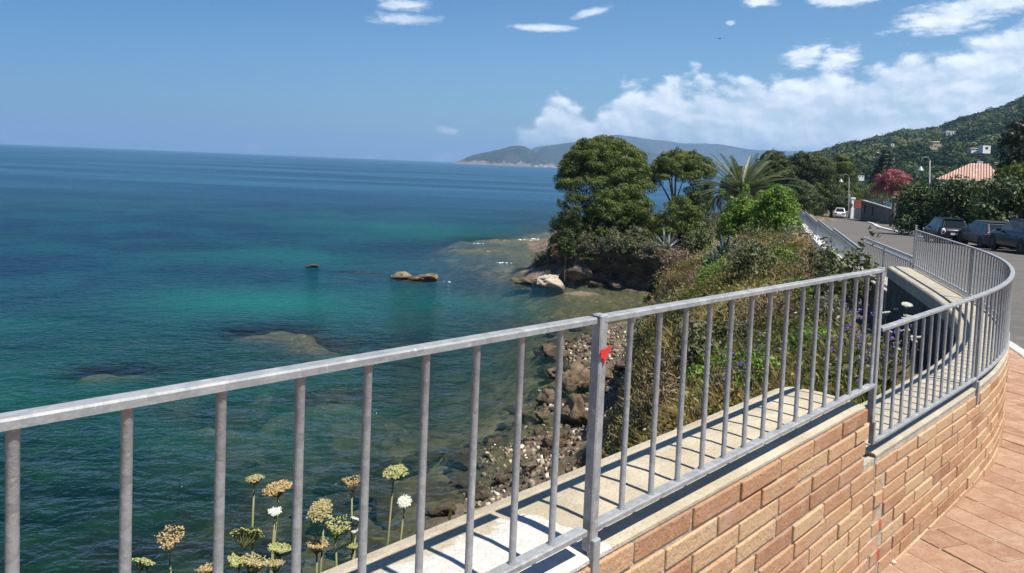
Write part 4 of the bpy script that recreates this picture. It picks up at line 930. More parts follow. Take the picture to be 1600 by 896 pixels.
car('small navy hatchback with round ringed tail lights, farthest of the three parked by the hedge',carat(1482,43.6,0),R(90-14),3.57,1.63,1.49,navy,'hatch')
car('grey metallic estate car with long red tail lights parked in the middle of the row',carat(1549,39.6,0),R(90-13),4.5,1.80,1.44,greyp,'estate')
car('dark petrol-blue car at the right edge, nearest of the row parked by the hedge',carat(1611,34.6,0),R(90-11),4.5,1.84,1.60,petrol,'suv')
pc=onroad(1312,341); car('white car seen from behind far up the road under the pines',(pc[0],pc[1],pc[2]-.02),R(65),4.2,1.78,1.7,silv,'suv')

# ------------------------------------------------------------------ trees
bark=M('pine bark',(.09,.06,.045),(.15,.105,.08),6,.95,.03,30); barkg=M('grey bark',(.12,.11,.10),(.18,.165,.15),6,.95,.03,30)
PINE=leafmat('pine needles',(.022,.038,.007),(.090,.120,.018),.18,.6,c3=(.155,.18,.034))
PINED=leafmat('dark pine needles',(.010,.021,.006),(.050,.072,.015),.13,.6,c3=(.09,.115,.026))
def dome(cx,cy,zt,zb_,rx,ry,n,rp,fill=.35,pw=2.2):
    """clumps over an umbrella crown"""
    out=[]; k=0
    while k<n:
        a=RNG.uniform(0,2*math.pi); q=math.sqrt(RNG.random()); x=q*math.cos(a); y=q*math.sin(a)
        rr=rp*RNG.uniform(.7,1.2); H=zt-zb_
        up=(1-q**pw)**.55
        z=zb_+rr*.6+(H-rr*1.1)*up*(1 if RNG.random()>fill else RNG.uniform(.15,.9))
        out.append((cx+x*(rx-rr*.6)+RNG.normal(0,.12)*rr,cy+y*(ry-rr*.6),z+RNG.normal(0,.18)*rr,rr*1.02,rr*1.02,rr*.66)); k+=1
    for i_ in range(n//5):
        a,b_,c_,r1,_r,_s=out[RNG.integers(0,n)]; d_=np.array([a-cx,b_-cy,(c_-(zt+zb_)/2)*1.2]); d_/=np.linalg.norm(d_)+1e-6; q=r1*RNG.uniform(.75,1.15); out.append((a+d_[0]*q,b_+d_[1]*q,c_+d_[2]*q*.7,r1*.42,r1*.42,r1*.34))
    for _ in range(max(6,n//9)):
        a=RNG.uniform(0,6.283); q=.62*math.sqrt(RNG.random()); H=zt-zb_; r_=min(rx*.34,H*.3)
        out.append((cx+q*rx*math.cos(a),cy+q*ry*math.sin(a),zb_+H*RNG.uniform(.38,.66)*(1-.2*q),r_,r_,r_*.7))
    return out
def tree(name,label,cat,base,puffs,per,size,aspect,mat,trunk=None,tr=.2,group=None,bk=None,limbs=4,drop=0,up=.35):
    t=thing(name,label,cat,tuple(base),group=group); base=np.array(base,float)
    P,N,T=puffs_leaves(puffs,per,up); P=P-base; s_=size*RNG.uniform(.6,1.3,len(P))
    leaves('crown',P,N,s_,aspect,T,mat,t,drop)
    b=MB(); cen=np.mean([q[:3] for q in puffs],0)-base; low=min(q[2] for q in puffs)-base[2]
    fork=np.array([cen[0]*.5,cen[1]*.5,max(low*.75,.35)])
    b.tube([(0,0,-.3),tuple(fork*[.35,.35,.5]),tuple(fork)],[tr*1.25,tr,tr*.85],8)
    sel=RNG.choice(len(puffs),min(limbs,len(puffs)),replace=False)
    for i in sel:
        q=np.array(puffs[i][:3])-base; mid=(fork*.45+q*.55)+RNG.normal(0,.15,3)*np.linalg.norm(q-fork)*.3+np.array([0,0,-.12*np.linalg.norm((q-fork)[:2])]); b.tube([tuple(fork),tuple(mid),tuple(q)],[tr*.6,tr*.4,tr*.15],6)
    b.build('trunk',bk or bark,t,sm=True); return t
def P3(x,y,Y): return aty(x,y,Y)
def span(xc,yt,yb,hw,Y):
    c=aty(xc,(yt+yb)/2,Y); return c[0],aty(xc,yt,Y)[2],aty(xc,yb,Y)[2],hw*Y/F
def gz(x,y): return float(gheight(np.array([[x]]),np.array([[y]]))[0,0])
x,zt,zb,hw=span(945,215,306,76,62)
tree('umbrella_pine','large rounded umbrella pine on the headland, highest crown by the sea','tree',(x+.6,62,gz(x+.6,62)),dome(x,62,zt,zb,hw*1.04,3.6,210,.66,.35)+[(x-3.4,61,zb+.7,.8,.8,.6),(x-2.6,60.5,zb+.3,.7,.7,.5),(x-1.2,60,zb+.15,.9,.8,.6)],1050,.19,.30,PINE,tr=.28,limbs=9)
x,zt,zb,hw=span(968,288,368,56,59)
tree('umbrella_pine','lower rounded pine crown below the large umbrella pine on the cliff','tree',(x+.8,59.6,gz(x+.8,59.6)),dome(x,59,zt,zb,hw*1.1,2.5,140,.55,.45)+[(x+RNG.uniform(-2.6,2.4),57.3+RNG.uniform(-.5,.6),zb+RNG.uniform(-.9,.5),.5,.5,.4) for _ in range(24)],1000,.18,.30,PINE,tr=.2,limbs=6)
x,zt,zb,hw=span(898,300,392,36,58.6)
tree('pine_shrub','dark ragged pine leaning over the sea at the tip of the cliff','tree',(x+1.2,59.5,gz(x+1.2,59.5)),dome(x,58.8,zt,zb,hw*1.15,1.9,90,.5,.55)+[(x-.9,58,zb+.2,.7,.7,.5),(x-1.4,58.4,zb+.9,.55,.5,.4),(x-.3,58,zb-.1,.8,.7,.5),(x+.6,58,zb,.8,.7,.6)],1000,.18,.30,PINED,tr=.18,limbs=6)
x,zt,zb,hw=span(1066,237,296,50,75)
t=tree('umbrella_pine','flat-topped umbrella pine with a forked trunk left of the palm','tree',(x-1.2,75,gz(x-1.2,75)),dome(x,75,zt,zb+.6,hw*1.1,3.4,140,.62,.3)+[(x+1.0+RNG.uniform(0,1.9),75+RNG.uniform(-1,1.5),zb+RNG.uniform(-1.9,.7),.62,.62,.45) for _ in range(26)]+[(x-2.9+RNG.uniform(-.5,.5),75,zb+RNG.uniform(.3,1.4),.6,.6,.45) for _ in range(8)],800,.22,.30,PINE,tr=.2,limbs=5)
x,zt,zb,hw=span(1062,308,378,38,57)
tree('pine_shrub','bushy dark green pine shrub between the lower pine and the palm','tree',(x,57,gz(x,57)),dome(x,57,zt,zb,hw*1.1,1.9,90,.46,.5),900,.18,.30,PINE,tr=.15)
for xc,yt,yb,hw_,Y,lb,mt in [(1207,239,312,36,100,'dark green pine just right of the palm crown',PINED),(1262,239,330,46,112,'broad dark pine in the middle of the clump behind the palm',PINED),(1309,243,330,34,128,'dark pine at the right end of the clump, beside the curved-arm lamp',PINE),(1240,285,336,48,104,'low shaded pine filling the foot of the clump behind the railings',PINED),(1300,295,334,30,122,'small shaded pine at the foot of the clump where the road bends',PINED),(1165,262,320,40,96,'dark pine hidden behind the palm fronds',PINED)]:
    x,zt,zb,hw=span(xc,yt,yb,hw_,Y)
    tree('pine_tree',lb,'tree',(x,Y,zb-2.2 if yb<320 else zb-1.2),dome(x,Y,zt,zb,hw,hw*.9,110,hw*.24,.45,2.6),420,.30,.36,mt,tr=.3,group='pines where the road bends',limbs=6)
# palm
def frond_mesh(name,L,droop,nl,w,dry):
    b=MB(); pts=[]; 
    for i in range(15):
        u=i/14; pts.append(np.array([L*u*math.cos(droop*u*.75),0,L*u*.55-droop*L*.62*u*u]))
    b.tube(pts,[.028*(1-.8*i/14) for i in range(15)],5,t=.15)
    V=np.array(pts)
    for i in range(nl):
        u=.12+.86*i/(nl-1); p=np.array([np.interp(u*14,range(15),V[:,k]) for k in range(3)]); q=np.array([np.interp(min(u*14+.4,14),range(15),V[:,k]) for k in range(3)]); d=(q-p)/ (np.linalg.norm(q-p)+1e-6)
        ll=w*(math.sin(math.pi*(u*.85+.12))**.7)*random.uniform(.85,1.1)
        for s_ in (-1,1):
            dirv=d*.75+np.array([0,s_*.85,.38 if not dry else -.3]); dirv/=np.linalg.norm(dirv); sd_=np.cross(dirv,[0,0,1.]); sd_/=np.linalg.norm(sd_)
            mid=p+dirv*ll*.55; tip=p+dirv*ll-np.array([0,0,ll*.18]); hw=.017
            b.add([p-sd_*hw*.4,mid-sd_*hw,tip,mid+sd_*hw,p+sd_*hw*.4],[(0,1,3,4),(1,2,3)],random.uniform(.1,1))
    return b.mesh(name)
FR=leafmat('palm leaflets',(.035,.055,.022),(.115,.145,.062),.2,.45,c3=(.19,.205,.105),spec=.5); FRD=leafmat('dry palm leaflets',(.16,.115,.07),(.34,.26,.17),.15,.7)
pb=np.array([aty(1160,300,44)[0],44,0]); pb[2]=gz(pb[0],pb[1]); ct=aty(1160,303,44)[2]
t=thing('palm_tree','date palm with arching fronds standing beyond the green shrub','tree',tuple(pb))
b=MB(); H=ct-pb[2]; b.tube([(0,0,-.2)]+[(.04*math.sin(i*2.1),.03*math.cos(i*1.7),H*i/14) for i in range(1,15)],[.34]+[.26+.03*(i%2) for i in range(1,13)]+[.32,.30],12); b.build('trunk',barkg,t)
fm=[frond_mesh('frond_%d'%i,3.5,dr,44,.46,False) for i,dr in enumerate((.28,.6,1.0))]; fd=frond_mesh('frond_dry',3.0,1.3,36,.38,True)
for me in fm: me.materials.append(FR)
fd.materials.append(FRD)
for i in range(84):
    u=i/83; dry=i>=64
    me=fd if dry else fm[0 if u<.3 else 1 if u<.6 else 2]
    o=bpy.data.objects.new('dry_frond' if dry else 'frond',me); C.objects.link(o); o.parent=t; o.location=(0,0,H+.12-.3*u)
    tilt=R(-30+70*u+random.uniform(-7,7)) if not dry else R(8+random.uniform(-12,22))
    o.rotation_euler=(0,tilt,i*2.39996+random.uniform(-.15,.15)); s_=random.uniform(.85,1.1)*(.86 if u<.15 else 1); o.scale=(s_,)*3

# hedge, oleander and other planting beyond the road
HEDGE=leafmat('hedge leaves',(.012,.024,.008),(.050,.080,.020),.12,.5,c3=(.09,.125,.03))
def bank(x0,x1,yt,yb,Y,n,rr,depth=2.5):
    out=[]
    for i in range(n):
        xx=RNG.uniform(x0,x1); u=RNG.random()**.8; yy=(yt(xx) if callable(yt) else yt)*(1-u)+yb*u; c=aty(xx,yy,Y+RNG.uniform(0,depth)); r_=rr*RNG.uniform(.7,1.25); out.append((c[0],c[1],c[2]-r_*.5,r_,r_,r_*.8))
    return out
for x0,x1,yt,yb,Y,lb in [(1412,1478,lambda x:290-6*math.sin((x-1412)/66*3.1),345,55,'rounded dark hedge section left of the lamp post'),(1470,1545,lambda x:282+3*math.sin(x*.2),350,52,'long dark hedge section behind the navy and grey cars'),(1535,1625,lambda x:276+4*math.sin(x*.13),372,46,'dark hedge section at the right edge, above the nearest car')]:
    pf_=bank(x0,x1,yt,yb,Y,90,.85); c=aty((x0+x1)/2,yb,Y+1)
    tree('hedge',lb,'hedge',(c[0],c[1],float(zroad(Y))),pf_,210,.24,.55,HEDGE,tr=.12,group='hedge along the parked cars',limbs=8,bk=barkg,up=.2)
OLE=leafmat('oleander blossom',(.05,.06,.03),(.32,.085,.10),.2,.6,c3=(.46,.16,.18))
x,zt,zb,hw=span(1396,266,318,35,122); tree('oleander','pink flowering oleander rising behind the grey garden wall','flowering shrub',(x,122,zb-1.5),dome(x,122,zt,zb,hw,3,60,.85,.5,3)+bank(1392,1418,285,315,121,12,.8),150,.36,.5,OLE,tr=.15)
YG=leafmat('yellow green leaves',(.035,.055,.012),(.115,.155,.025),.25,.5,c3=(.18,.21,.045))
x,zt,zb,hw=span(1366,286,322,28,128); tree('garden_shrub','yellow-green spiky shrub left of the pink oleander','shrub',(x,128,zb-1.5),dome(x,128,zt,zb,hw,1.8,30,.55,.4),180,.4,.22,YG,tr=.1)
x,zt,zb,hw=span(1437,276,302,16,112); tree('garden_shrub','dull green shrub between the oleander and the hedge','shrub',(x,112,zb-3.5),dome(x,112,zt,zb,hw,1.2,16,.5,.4),180,.34,.4,HEDGE,tr=.1)
CON=leafmat('conifer needles',(.010,.022,.014),(.035,.055,.030),.1,.6)
x,zt,zb,hw=span(1383,236,285,20,170); pf_=[]
for i in range(9):
    u=i/8; 
    for a in np.linspace(0,6.28,7)[:-1]: pf_.append((x+math.cos(a+i)*hw*(.15+.6*u),170+math.sin(a+i)*hw*(.15+.6*u),zt-(zt-zb)*u-.2,hw*(.2+.3*u),hw*.4,.45))
tree('conifer','dark layered conifer standing above the pink oleander','tree',(x,170,-7),pf_,60,.8,.4,CON,tr=.3,limbs=0)
x,zt,zb,hw=span(1592,192,290,30,62); tree('dark_tree','tall dark tree at the right edge above the terracotta roof','tree',(x,62,float(zroad(62))),dome(x,62,zt,zb,hw,1.8,60,.62,.6,3),220,.3,.5,leafmat('dark evergreen',(.008,.016,.008),(.030,.046,.018),.1,.5,c3=(.07,.06,.03)),tr=.2,limbs=6)
x,zt,zb,hw=span(1590,258,292,30,56); tree('garden_shrub','leafy green shrub under the tall dark tree at the right edge','shrub',(x,56,float(zroad(56))),dome(x,56,zt,zb,hw,1.4,34,.5,.5,3),220,.26,.5,YG,tr=.1)
x,zt,zb,hw=span(1370,212.5,221,6,900); tree('lone_pine','lone flat-topped pine standing out on the hill ridge','tree',(x,900,zb-4),dome(x,900,zt,zb+2,hw,4,18,1.6,.2),14,1.6,.6,CON,tr=.4)
x,zt,zb,hw=span(1484,214,228,6,640); tree('round_tree','dark round tree beside the white villa on the hill','tree',(x,640,zb-3),dome(x,640,zt,zb,hw,3.4,24,1.3,.4,3),16,1.3,.6,CON,tr=.3)

# ------------------------------------------------------------------ slope planting
BR=leafmat('bright shrub leaves',(.042,.080,.011),(.15,.245,.034),.35,.5,c3=(.26,.36,.075))
OLV=leafmat('olive shrub leaves',(.035,.045,.018),(.11,.12,.05),.2,.6,c3=(.18,.18,.09)); DRY=leafmat('dry shrub twigs',(.085,.055,.035),(.22,.155,.09),.15,.8,c3=(.33,.26,.17)); GRY=leafmat('grey shrub leaves',(.06,.065,.045),(.17,.165,.12),.2,.7,c3=(.26,.24,.18)); DG=leafmat('dark shrub leaves',(.010,.022,.008),(.045,.075,.02),.15,.5,c3=(.08,.115,.03))
def bush(name,label,xc,yt,yb,hw_,Y,mat,n,rp,per,size,asp,group=None,ry=None):
    x,zt,zb,hw=span(xc,yt,yb,hw_,Y); z0=gz(x,Y)
    pf2=dome(x,Y,zt,zb,hw,ry or hw*.9,n,rp,.5,3); pf2+=[(a+RNG.normal(0,.35)*rp,b_+RNG.normal(0,.3)*rp,c_+abs(RNG.normal(0,.9))*rp,rp*.45,rp*.45,rp*RNG.uniform(.4,1.1)) for a,b_,c_,*_q in [pf2[i] for i in RNG.integers(0,len(pf2),n//2)]]
    return tree(name,label,'shrub',(x,Y,min(z0,zb)),pf2,per,size,asp,mat,tr=.04,limbs=8,bk=barkg,group=group)
bush('dark_shrub','dark bushy mass between the forked pine and the palm',1084,300,362,26,60,PINED,40,.5,500,.2,.36)
bush('green_shrub','bright green leafy shrub pressed against the far railings',1214,295,380,38,29,BR,110,.27,1500,.13,.36)
bush('green_shrub','bright green leafy shrub left of the one against the railings',1160,312,386,40,31,BR,100,.30,1400,.13,.36)
bush('green_shrub','small bright green shrub at the foot of the far railings',1232,345,390,20,25,BR,40,.2,1400,.13,.42)
bush('green_shrub','mid green mounded shrub below the palm',1092,362,420,26,29,OLV,36,.28,900,.13,.4)
bush('olive_shrub','olive green shrub between the bright shrub and the agave',1185,358,400,34,26,OLV,36,.26,900,.11,.4)
bush('dry_bush','pinkish brown dry bush at the left edge of the slope',1058,392,450,34,26,DRY,40,.28,900,.14,.16)
bush('dry_bush','brown dry bush just below the dark agave',1108,415,470,36,22,DRY,40,.26,900,.13,.16)
bush('dry_bush','golden dry bush under the retaining wall',1250,370,420,26,19,leafmat('golden dry twigs',(.15,.10,.045),(.36,.26,.11),.2,.8,c3=(.46,.36,.18)),34,.22,1000,.13,.14)
bush('grey_shrub','grey-leaved shrub in the middle of the slope',1195,392,430,30,20,GRY,30,.2,1000,.09,.35)
bush('dark_shrub','dark leafy bush close under the retaining wall',1292,396,445,18,15,DG,26,.16,1300,.08,.45)
bush('dark_shrub','dark green bush on the lower left edge of the slope',1022,440,505,14,27,DG,26,.22,1000,.13,.45)
bush('dark_shrub','dark hanging bush on the cliff face under the pines',965,395,425,14,57,DG,14,.3,500,.2,.45)
for xc,yt,yb,hw_,mt_,lb in [(884,372,404,18,PINED,'dark bush hanging low over the rocks at the headland tip'),(925,372,412,24,DG,'dark bush spilling over the cliff below the ragged pine'),(985,362,398,20,OLV,'olive bush on the cliff edge under the lower pine'),(955,366,404,24,DG,'broad dark bush hanging over the middle of the cliff'),(1008,372,420,18,PINED,'dark pine scrub draped down the right half of the cliff'),(1030,376,412,16,DG,'dark bush at the right end of the cliff edge')]:
    bush('dark_shrub',lb,xc,yt,yb,hw_,56.1,mt_,34,.36,700,.19,.36)
bush('grey_shrub','silvery shrub under the lower pine on the cliff edge',900,375,400,22,58,GRY,16,.35,400,.22,.3)
protos=[]; USED=set()
for nm,lb,mt_,sz_,asp_,gp in [('dry_bush','one of the rounded straw-brown dry bushes scattered over the grassy slope',DRY,.10,.16,'dry bushes scattered on the slope'),('olive_shrub','one of the low olive-green shrubs scattered over the grassy slope',OLV,.09,.4,'olive shrubs scattered on the slope'),('green_shrub','one of the small fresh green plants scattered over the grassy slope',BR,.09,.38,'fresh green plants scattered on the slope'),('grey_shrub','one of the small grey-leaved shrubs scattered over the grassy slope',GRY,.07,.35,'grey shrubs scattered on the slope')]:
    pz=dome(0,0,.75,-.05,.55,.55,20,.2,.5,3); pz+=[(a+RNG.normal(0,.1),b_+RNG.normal(0,.1),c_+abs(RNG.normal(0,.2)),.08,.08,.16) for a,b_,c_,*_q in pz[:14]]
    protos.append((tree(nm,lb,'shrub',(0,0,0),pz,1500,sz_,asp_,mt_,tr=.02,limbs=8,bk=barkg,group=gp),gp))
q_=[(1035,468,24),(1060,500,20),(1085,455,23),(1120,480,18),(1150,445,21),(1175,470,16),(1210,455,16),(1230,430,18),(1075,540,15),(1100,570,12),(1055,600,11.5),(1130,600,10),(1155,530,12),(1185,560,9.5),(1215,500,12),(1245,480,13),(1265,445,15),(1280,420,17),(1225,590,8.4),(1270,535,9),(1290,500,10.5),(1318,470,12),(1045,640,10),(1095,640,9.2),(1140,650,8.4),(1015,520,22),(1165,410,25),(1110,398,27),(1240,405,20),(1300,455,13.5),(1070,430,24),(1190,610,8.2)]
for i,(x,y,Y) in enumerate(q_):
    k=[0,1,0,2,3,1,0,2][i%8]; c=aty(x,y,Y); z_=gz(c[0],Y); r_,gp=protos[k]
    if k in USED: o=dup(r_,(c[0],Y,z_-.05),RNG.uniform(0,6.28),scale=RNG.uniform(.5,1.15)*(.75 if Y<11 else 1.15))
    else: r_.location=(c[0],Y,z_-.05); USED.add(k)
AG=M('agave leaf',(.035,.065,.055),(.07,.11,.09),4,.45,c3=(.12,.16,.12)); AGP=M('pale agave leaf',(.22,.25,.21),(.32,.34,.28),4,.5)
def agave(label,x,y,Y,L,mat,n=26,group='agaves on the slope'):
    c=aty(x,y,Y); z0=gz(c[0],Y); t=thing('agave',label,'agave',(c[0],Y,max(z0,c[2]-.2)),group=group)
    for i in range(n):
        u=i/n; a=i*2.4; el_=R(80-68*u); b=MB(); d=np.array([math.cos(a)*math.cos(el_),math.sin(a)*math.cos(el_),math.sin(el_)]); sdv=np.array([-math.sin(a),math.cos(a),0]); nn=np.cross(d,sdv)
        l=L*random.uniform(.8,1.1); ws=[.05,.085,.07,.04,.004]; q=[0,.25,.55,.82,1]; vs=[]
        for wv_,qq in zip(ws,q):
            p=d*l*qq+np.array([0,0,-.16*l*qq*qq*u]); vs+=[p-sdv*wv_*L,p-nn*.03*L*(1-qq)*-1,p+sdv*wv_*L,p-nn*.025*L*(1-qq)]
        fs=[]
        for k in range(4):
            for j in range(4): fs.append((k*4+j,k*4+(j+1)%4,k*4+4+(j+1)%4,k*4+4+j))
        b.add(vs,fs+[(3,2,1,0),(16,17,18,19)]); b.build('leaf',mat,t,sm=True)
    return t
agave('dark blue-green agave in the middle of the slope',1133,410,24,.95,AG,34)
agave('dark agave lower down beside the dark blue-green one',1118,428,23,.8,AG,26)
agave('pale silvery agave on the cliff edge under the pine shrub',1042,385,44,1.3,AGP,24)
agave('pale agave spilling over the cliff below the lower pine',995,375,57,1.5,AGP,22)

# grass, herbs and flowers on the slope
def slope_pts(n,x0,x1,y0,y1,zmin=-5.6,dens=None,clear=1.0):
    out=[]
    tot=0
    while tot<n:
        Y=RNG.uniform(0,1,n*2)**1.35*(y1-y0)+y0; X=RNG.uniform(x0,x1,n*2); wx=wall_x(Y); k=(X<wx-clear)&(X>wx-10.5); 
        X=X[k];Y=Y[k]; Z=gheight(X,Y); k=(Z>zmin)&(np.abs(Z-land(X,Y))<2); X=X[k];Y=Y[k];Z=Z[k]
        if dens is not None:
            k=RNG.random(len(X))<dens(X,Y); X=X[k];Y=Y[k];Z=Z[k]
        out.append(np.stack([X,Y,Z],1)); tot+=len(X)
    return np.concatenate(out)[:n]
def grass(name,pts,blades,L,wd,mat,lean=.5,tone=0):
    n=len(pts)*blades; B=np.repeat(pts,blades,0)+np.concatenate([RNG.normal(0,.06,(n,2)),np.zeros((n,1))],1)-[0,0,.03]
    a=RNG.uniform(0,2*math.pi,n); l=L*RNG.uniform(.45,1.25,n)*np.repeat(RNG.uniform(.6,1.3,len(pts)),blades); le=np.abs(RNG.normal(0,lean,n)); d=np.stack([np.cos(a)*np.sin(le),np.sin(a)*np.sin(le),np.cos(le)],1); sdv=np.stack([-np.sin(a),np.cos(a),0*a],1)*wd
    mid=B+d*l[:,None]*.55; tip=B+d*l[:,None]+np.stack([np.cos(a)*le*.25,np.sin(a)*le*.25,-le*.12],1)*l[:,None]
    V=np.stack([B-sdv,B+sdv,mid+sdv*.7,tip,mid-sdv*.7],1).reshape(-1,3)
    patch=np.repeat(np.clip(fbm(pts[:,0],pts[:,1],1.6,3,41)*2.2+.45+tone+RNG.normal(0,.18,len(pts)),0,1),blades)
    o=link(name,np_mesh(name,V,np.arange(5*n).reshape(n,5),np.repeat(np.clip(patch+RNG.normal(0,.1,n),0,1),5)),mat); tag(o,kind='stuff'); return o
m_,g,out=new_mat('dry grass'); t_=g.attr('tint'); col=g.ramp(t_,[(0,(.09,.115,.026)),(.25,(.25,.255,.07)),(.45,(.34,.25,.125)),(.7,(.52,.41,.19)),(1,(.68,.56,.31))])
b=g.bsdf(Base_Color=col,Roughness=.8); tr=g.n('ShaderNodeBsdfTranslucent'); g.put(tr.inputs[0],col); mx=g.n('ShaderNodeMixShader'); mx.inputs[0].default_value=.25; g.L.new(b.outputs[0],mx.inputs[1]); g.L.new(tr.outputs[0],mx.inputs[2]); g.L.new(mx.outputs[0],out.inputs[0]); GRASS=m_
gp_=slope_pts(17000,-1,13,2.4,34,dens=lambda X,Y:np.clip(.75+fbm(X,Y,1.1,3,81)*3.0,.04,1)); grass('dry_grass',gp_,8,.25,.0048,GRASS,.6)
gp2=slope_pts(5000,.2,6,3,11); grass('long_grass',gp2,8,.32,.0034,GRASS,.7,.12)
hp=slope_pts(20000,-1,13,2.4,34); k=3
P=np.repeat(hp,k,0)+RNG.normal(0,1,(len(hp)*k,3))*[.09,.09,.06]+np.array([0,0,.12]); P[:,2]+=np.repeat(np.abs(RNG.normal(0,.14,len(hp))),k)
patch=np.repeat(np.clip(fbm(hp[:,0],hp[:,1],2.2,3,47)*2.4+.5,0,1),k)
UN=leafmat('undergrowth leaves',(.045,.062,.016),(.20,.185,.062),.25,.7,c3=(.38,.30,.17))
o=leaves('undergrowth',P,RNG.normal(size=P.shape)+[0,0,.7],RNG.uniform(.03,.10,len(P)),.45,np.clip(patch+RNG.normal(0,.2,len(P)),0,1),UN); tag(o,kind='stuff')
hs_=[]
while sum(len(q) for q in hs_)<9000:
    X=RNG.uniform(4,32,4000); Y=RNG.uniform(33,84,4000); Z=gheight(X,Y); k=(Z>-6.2)&(X<wall_x(Y)-1.2)&(fbm(X,Y,2.5,3,61)>-.12); hs_.append(np.stack([X,Y,Z],1)[k])
hs_=np.concatenate(hs_)[:9000]; P=np.repeat(hs_,5,0)+RNG.normal(0,1,(45000,3))*[.22,.22,.1]; P[:,2]+=np.repeat(np.abs(RNG.normal(.05,.28,9000)),5)
o=leaves('headland_scrub',P,RNG.normal(size=P.shape)+[0,0,.7],RNG.uniform(.09,.24,45000),.4,np.clip(np.repeat(fbm(hs_[:,0],hs_[:,1],3,3,63)*2.2+.45,5)+RNG.normal(0,.2,45000),0,1),leafmat('headland scrub leaves',(.014,.026,.008),(.070,.085,.028),.15,.6,c3=(.20,.16,.09))); tag(o,kind='stuff')
PUR=leafmat('purple petals',(.10,.06,.26),(.24,.14,.50),.3,.5); WHF=leafmat('white petals',(.55,.54,.46),(.80,.79,.72),.2,.6)
def flower_clump(name,label,cat,c,n,rad,mat,lm,group,fs=.030):
    t=thing(name,label,cat,tuple(c),group=group); q=np.concatenate([RNG.normal(0,rad,(n,2)),np.abs(RNG.normal(.28,.1,(n,1)))],1)
    P=np.repeat(q,4,0)+RNG.normal(0,fs*.4,(n*4,3)); leaves('blossom',P,RNG.normal(size=P.shape)*.6+[.2,-.5,.9],np.full(len(P),fs),.8,RNG.random(len(P)),mat,t)
    q=np.concatenate([RNG.normal(0,rad*1.1,(n*7,2)),np.abs(RNG.normal(.12,.08,(n*7,1)))],1); leaves('leaves',q,RNG.normal(size=q.shape)+[0,0,.8],RNG.uniform(.03,.08,len(q)),.5,RNG.random(len(q)),lm,t); return t
pc_=None
for i,(x,y,Y) in enumerate([(1300,575,7.6),(1325,560,7.6),(1345,590,7.0),(1340,545,8.2),(1312,530,8.6),(1265,560,8.0),(1250,520,9.5),(1190,540,8.8),(1178,520,9.6),(1150,560,8.2),(1385,560,7.4),(1370,600,6.4),(1402,515,7.6),(1335,480,9.5)]):
    c=aty(x,y,Y); c[2]=max(gz(c[0],Y),c[2]-.38)
    if pc_ is None: pc_=flower_clump('purple_flowers','small clump of purple wildflowers in the grass of the slope','wildflower',c,15,.16,PUR,OLV,'purple wildflowers on the slope')
    else: dup(pc_,tuple(c),RNG.uniform(0,6),scale=RNG.uniform(.7,1.25))
# wild carrots
stemm=M('green stem',(.16,.17,.07),(.24,.22,.10),8,.7); UMB=leafmat('drying umbel',(.24,.20,.08),(.44,.38,.18),.25,.7,c3=(.56,.50,.28)); UMG=leafmat('green umbel',(.20,.21,.07),(.40,.40,.16),.25,.7,c3=(.55,.54,.28)); UMW=leafmat('white umbel',(.62,.62,.54),(.80,.79,.74),.2,.6); UMO=leafmat('brown umbel',(.26,.17,.075),(.46,.33,.15),.25,.7,c3=(.62,.50,.27))
def umbel_mesh(r,cup,rays=34,fl=9,loose=0):
    b=MB()
    for i in range(rays):
        a=i*2.39996; q=math.sqrt((i+.5)/rays); e=np.array([math.cos(a)*r*q,math.sin(a)*r*q,cup*r*(q*q)+ (.25*r if cup<0 else 0)+random.uniform(-.06,.06)*r]); st=np.array([0,0,-r*.75])
        mid=st+(e-st)*.55+np.array([math.cos(a),math.sin(a),-.4])*r*.10*q; b.tube([tuple(st),tuple(mid),tuple(e)],[r*.022,r*.016,r*.012],4,t=.15)
        for j in range(fl):
            p=e+np.array([random.gauss(0,1),random.gauss(0,1),random.gauss(0,.5)+.3])*r*.085*(1+loose); d=np.array([random.gauss(0,.5),random.gauss(0,.5),1]); d/=np.linalg.norm(d); u_=np.cross(d,[1,.2,.1]); u_/=np.linalg.norm(u_); v_=np.cross(d,u_); s_=r*random.uniform(.07,.12)
            b.add([p-u_*s_,p-v_*s_,p+u_*s_,p+v_*s_,p+d*s_*.8],[(0,1,4),(1,2,4),(2,3,4),(3,0,4)],random.random())
    return b.mesh('umbel')
UM={}
def umb(kind):
    if kind not in UM:
        a={'dome':(1,-.35,54,13,.2),'cup':(1,.55,44,12,.3),'flat':(1,.1,54,13,.2),'white':(1,-.12,44,14,.5),'loose':(1,.9,30,9,.5)}[kind]; UM[kind]=umbel_mesh(*a)
    return UM[kind]
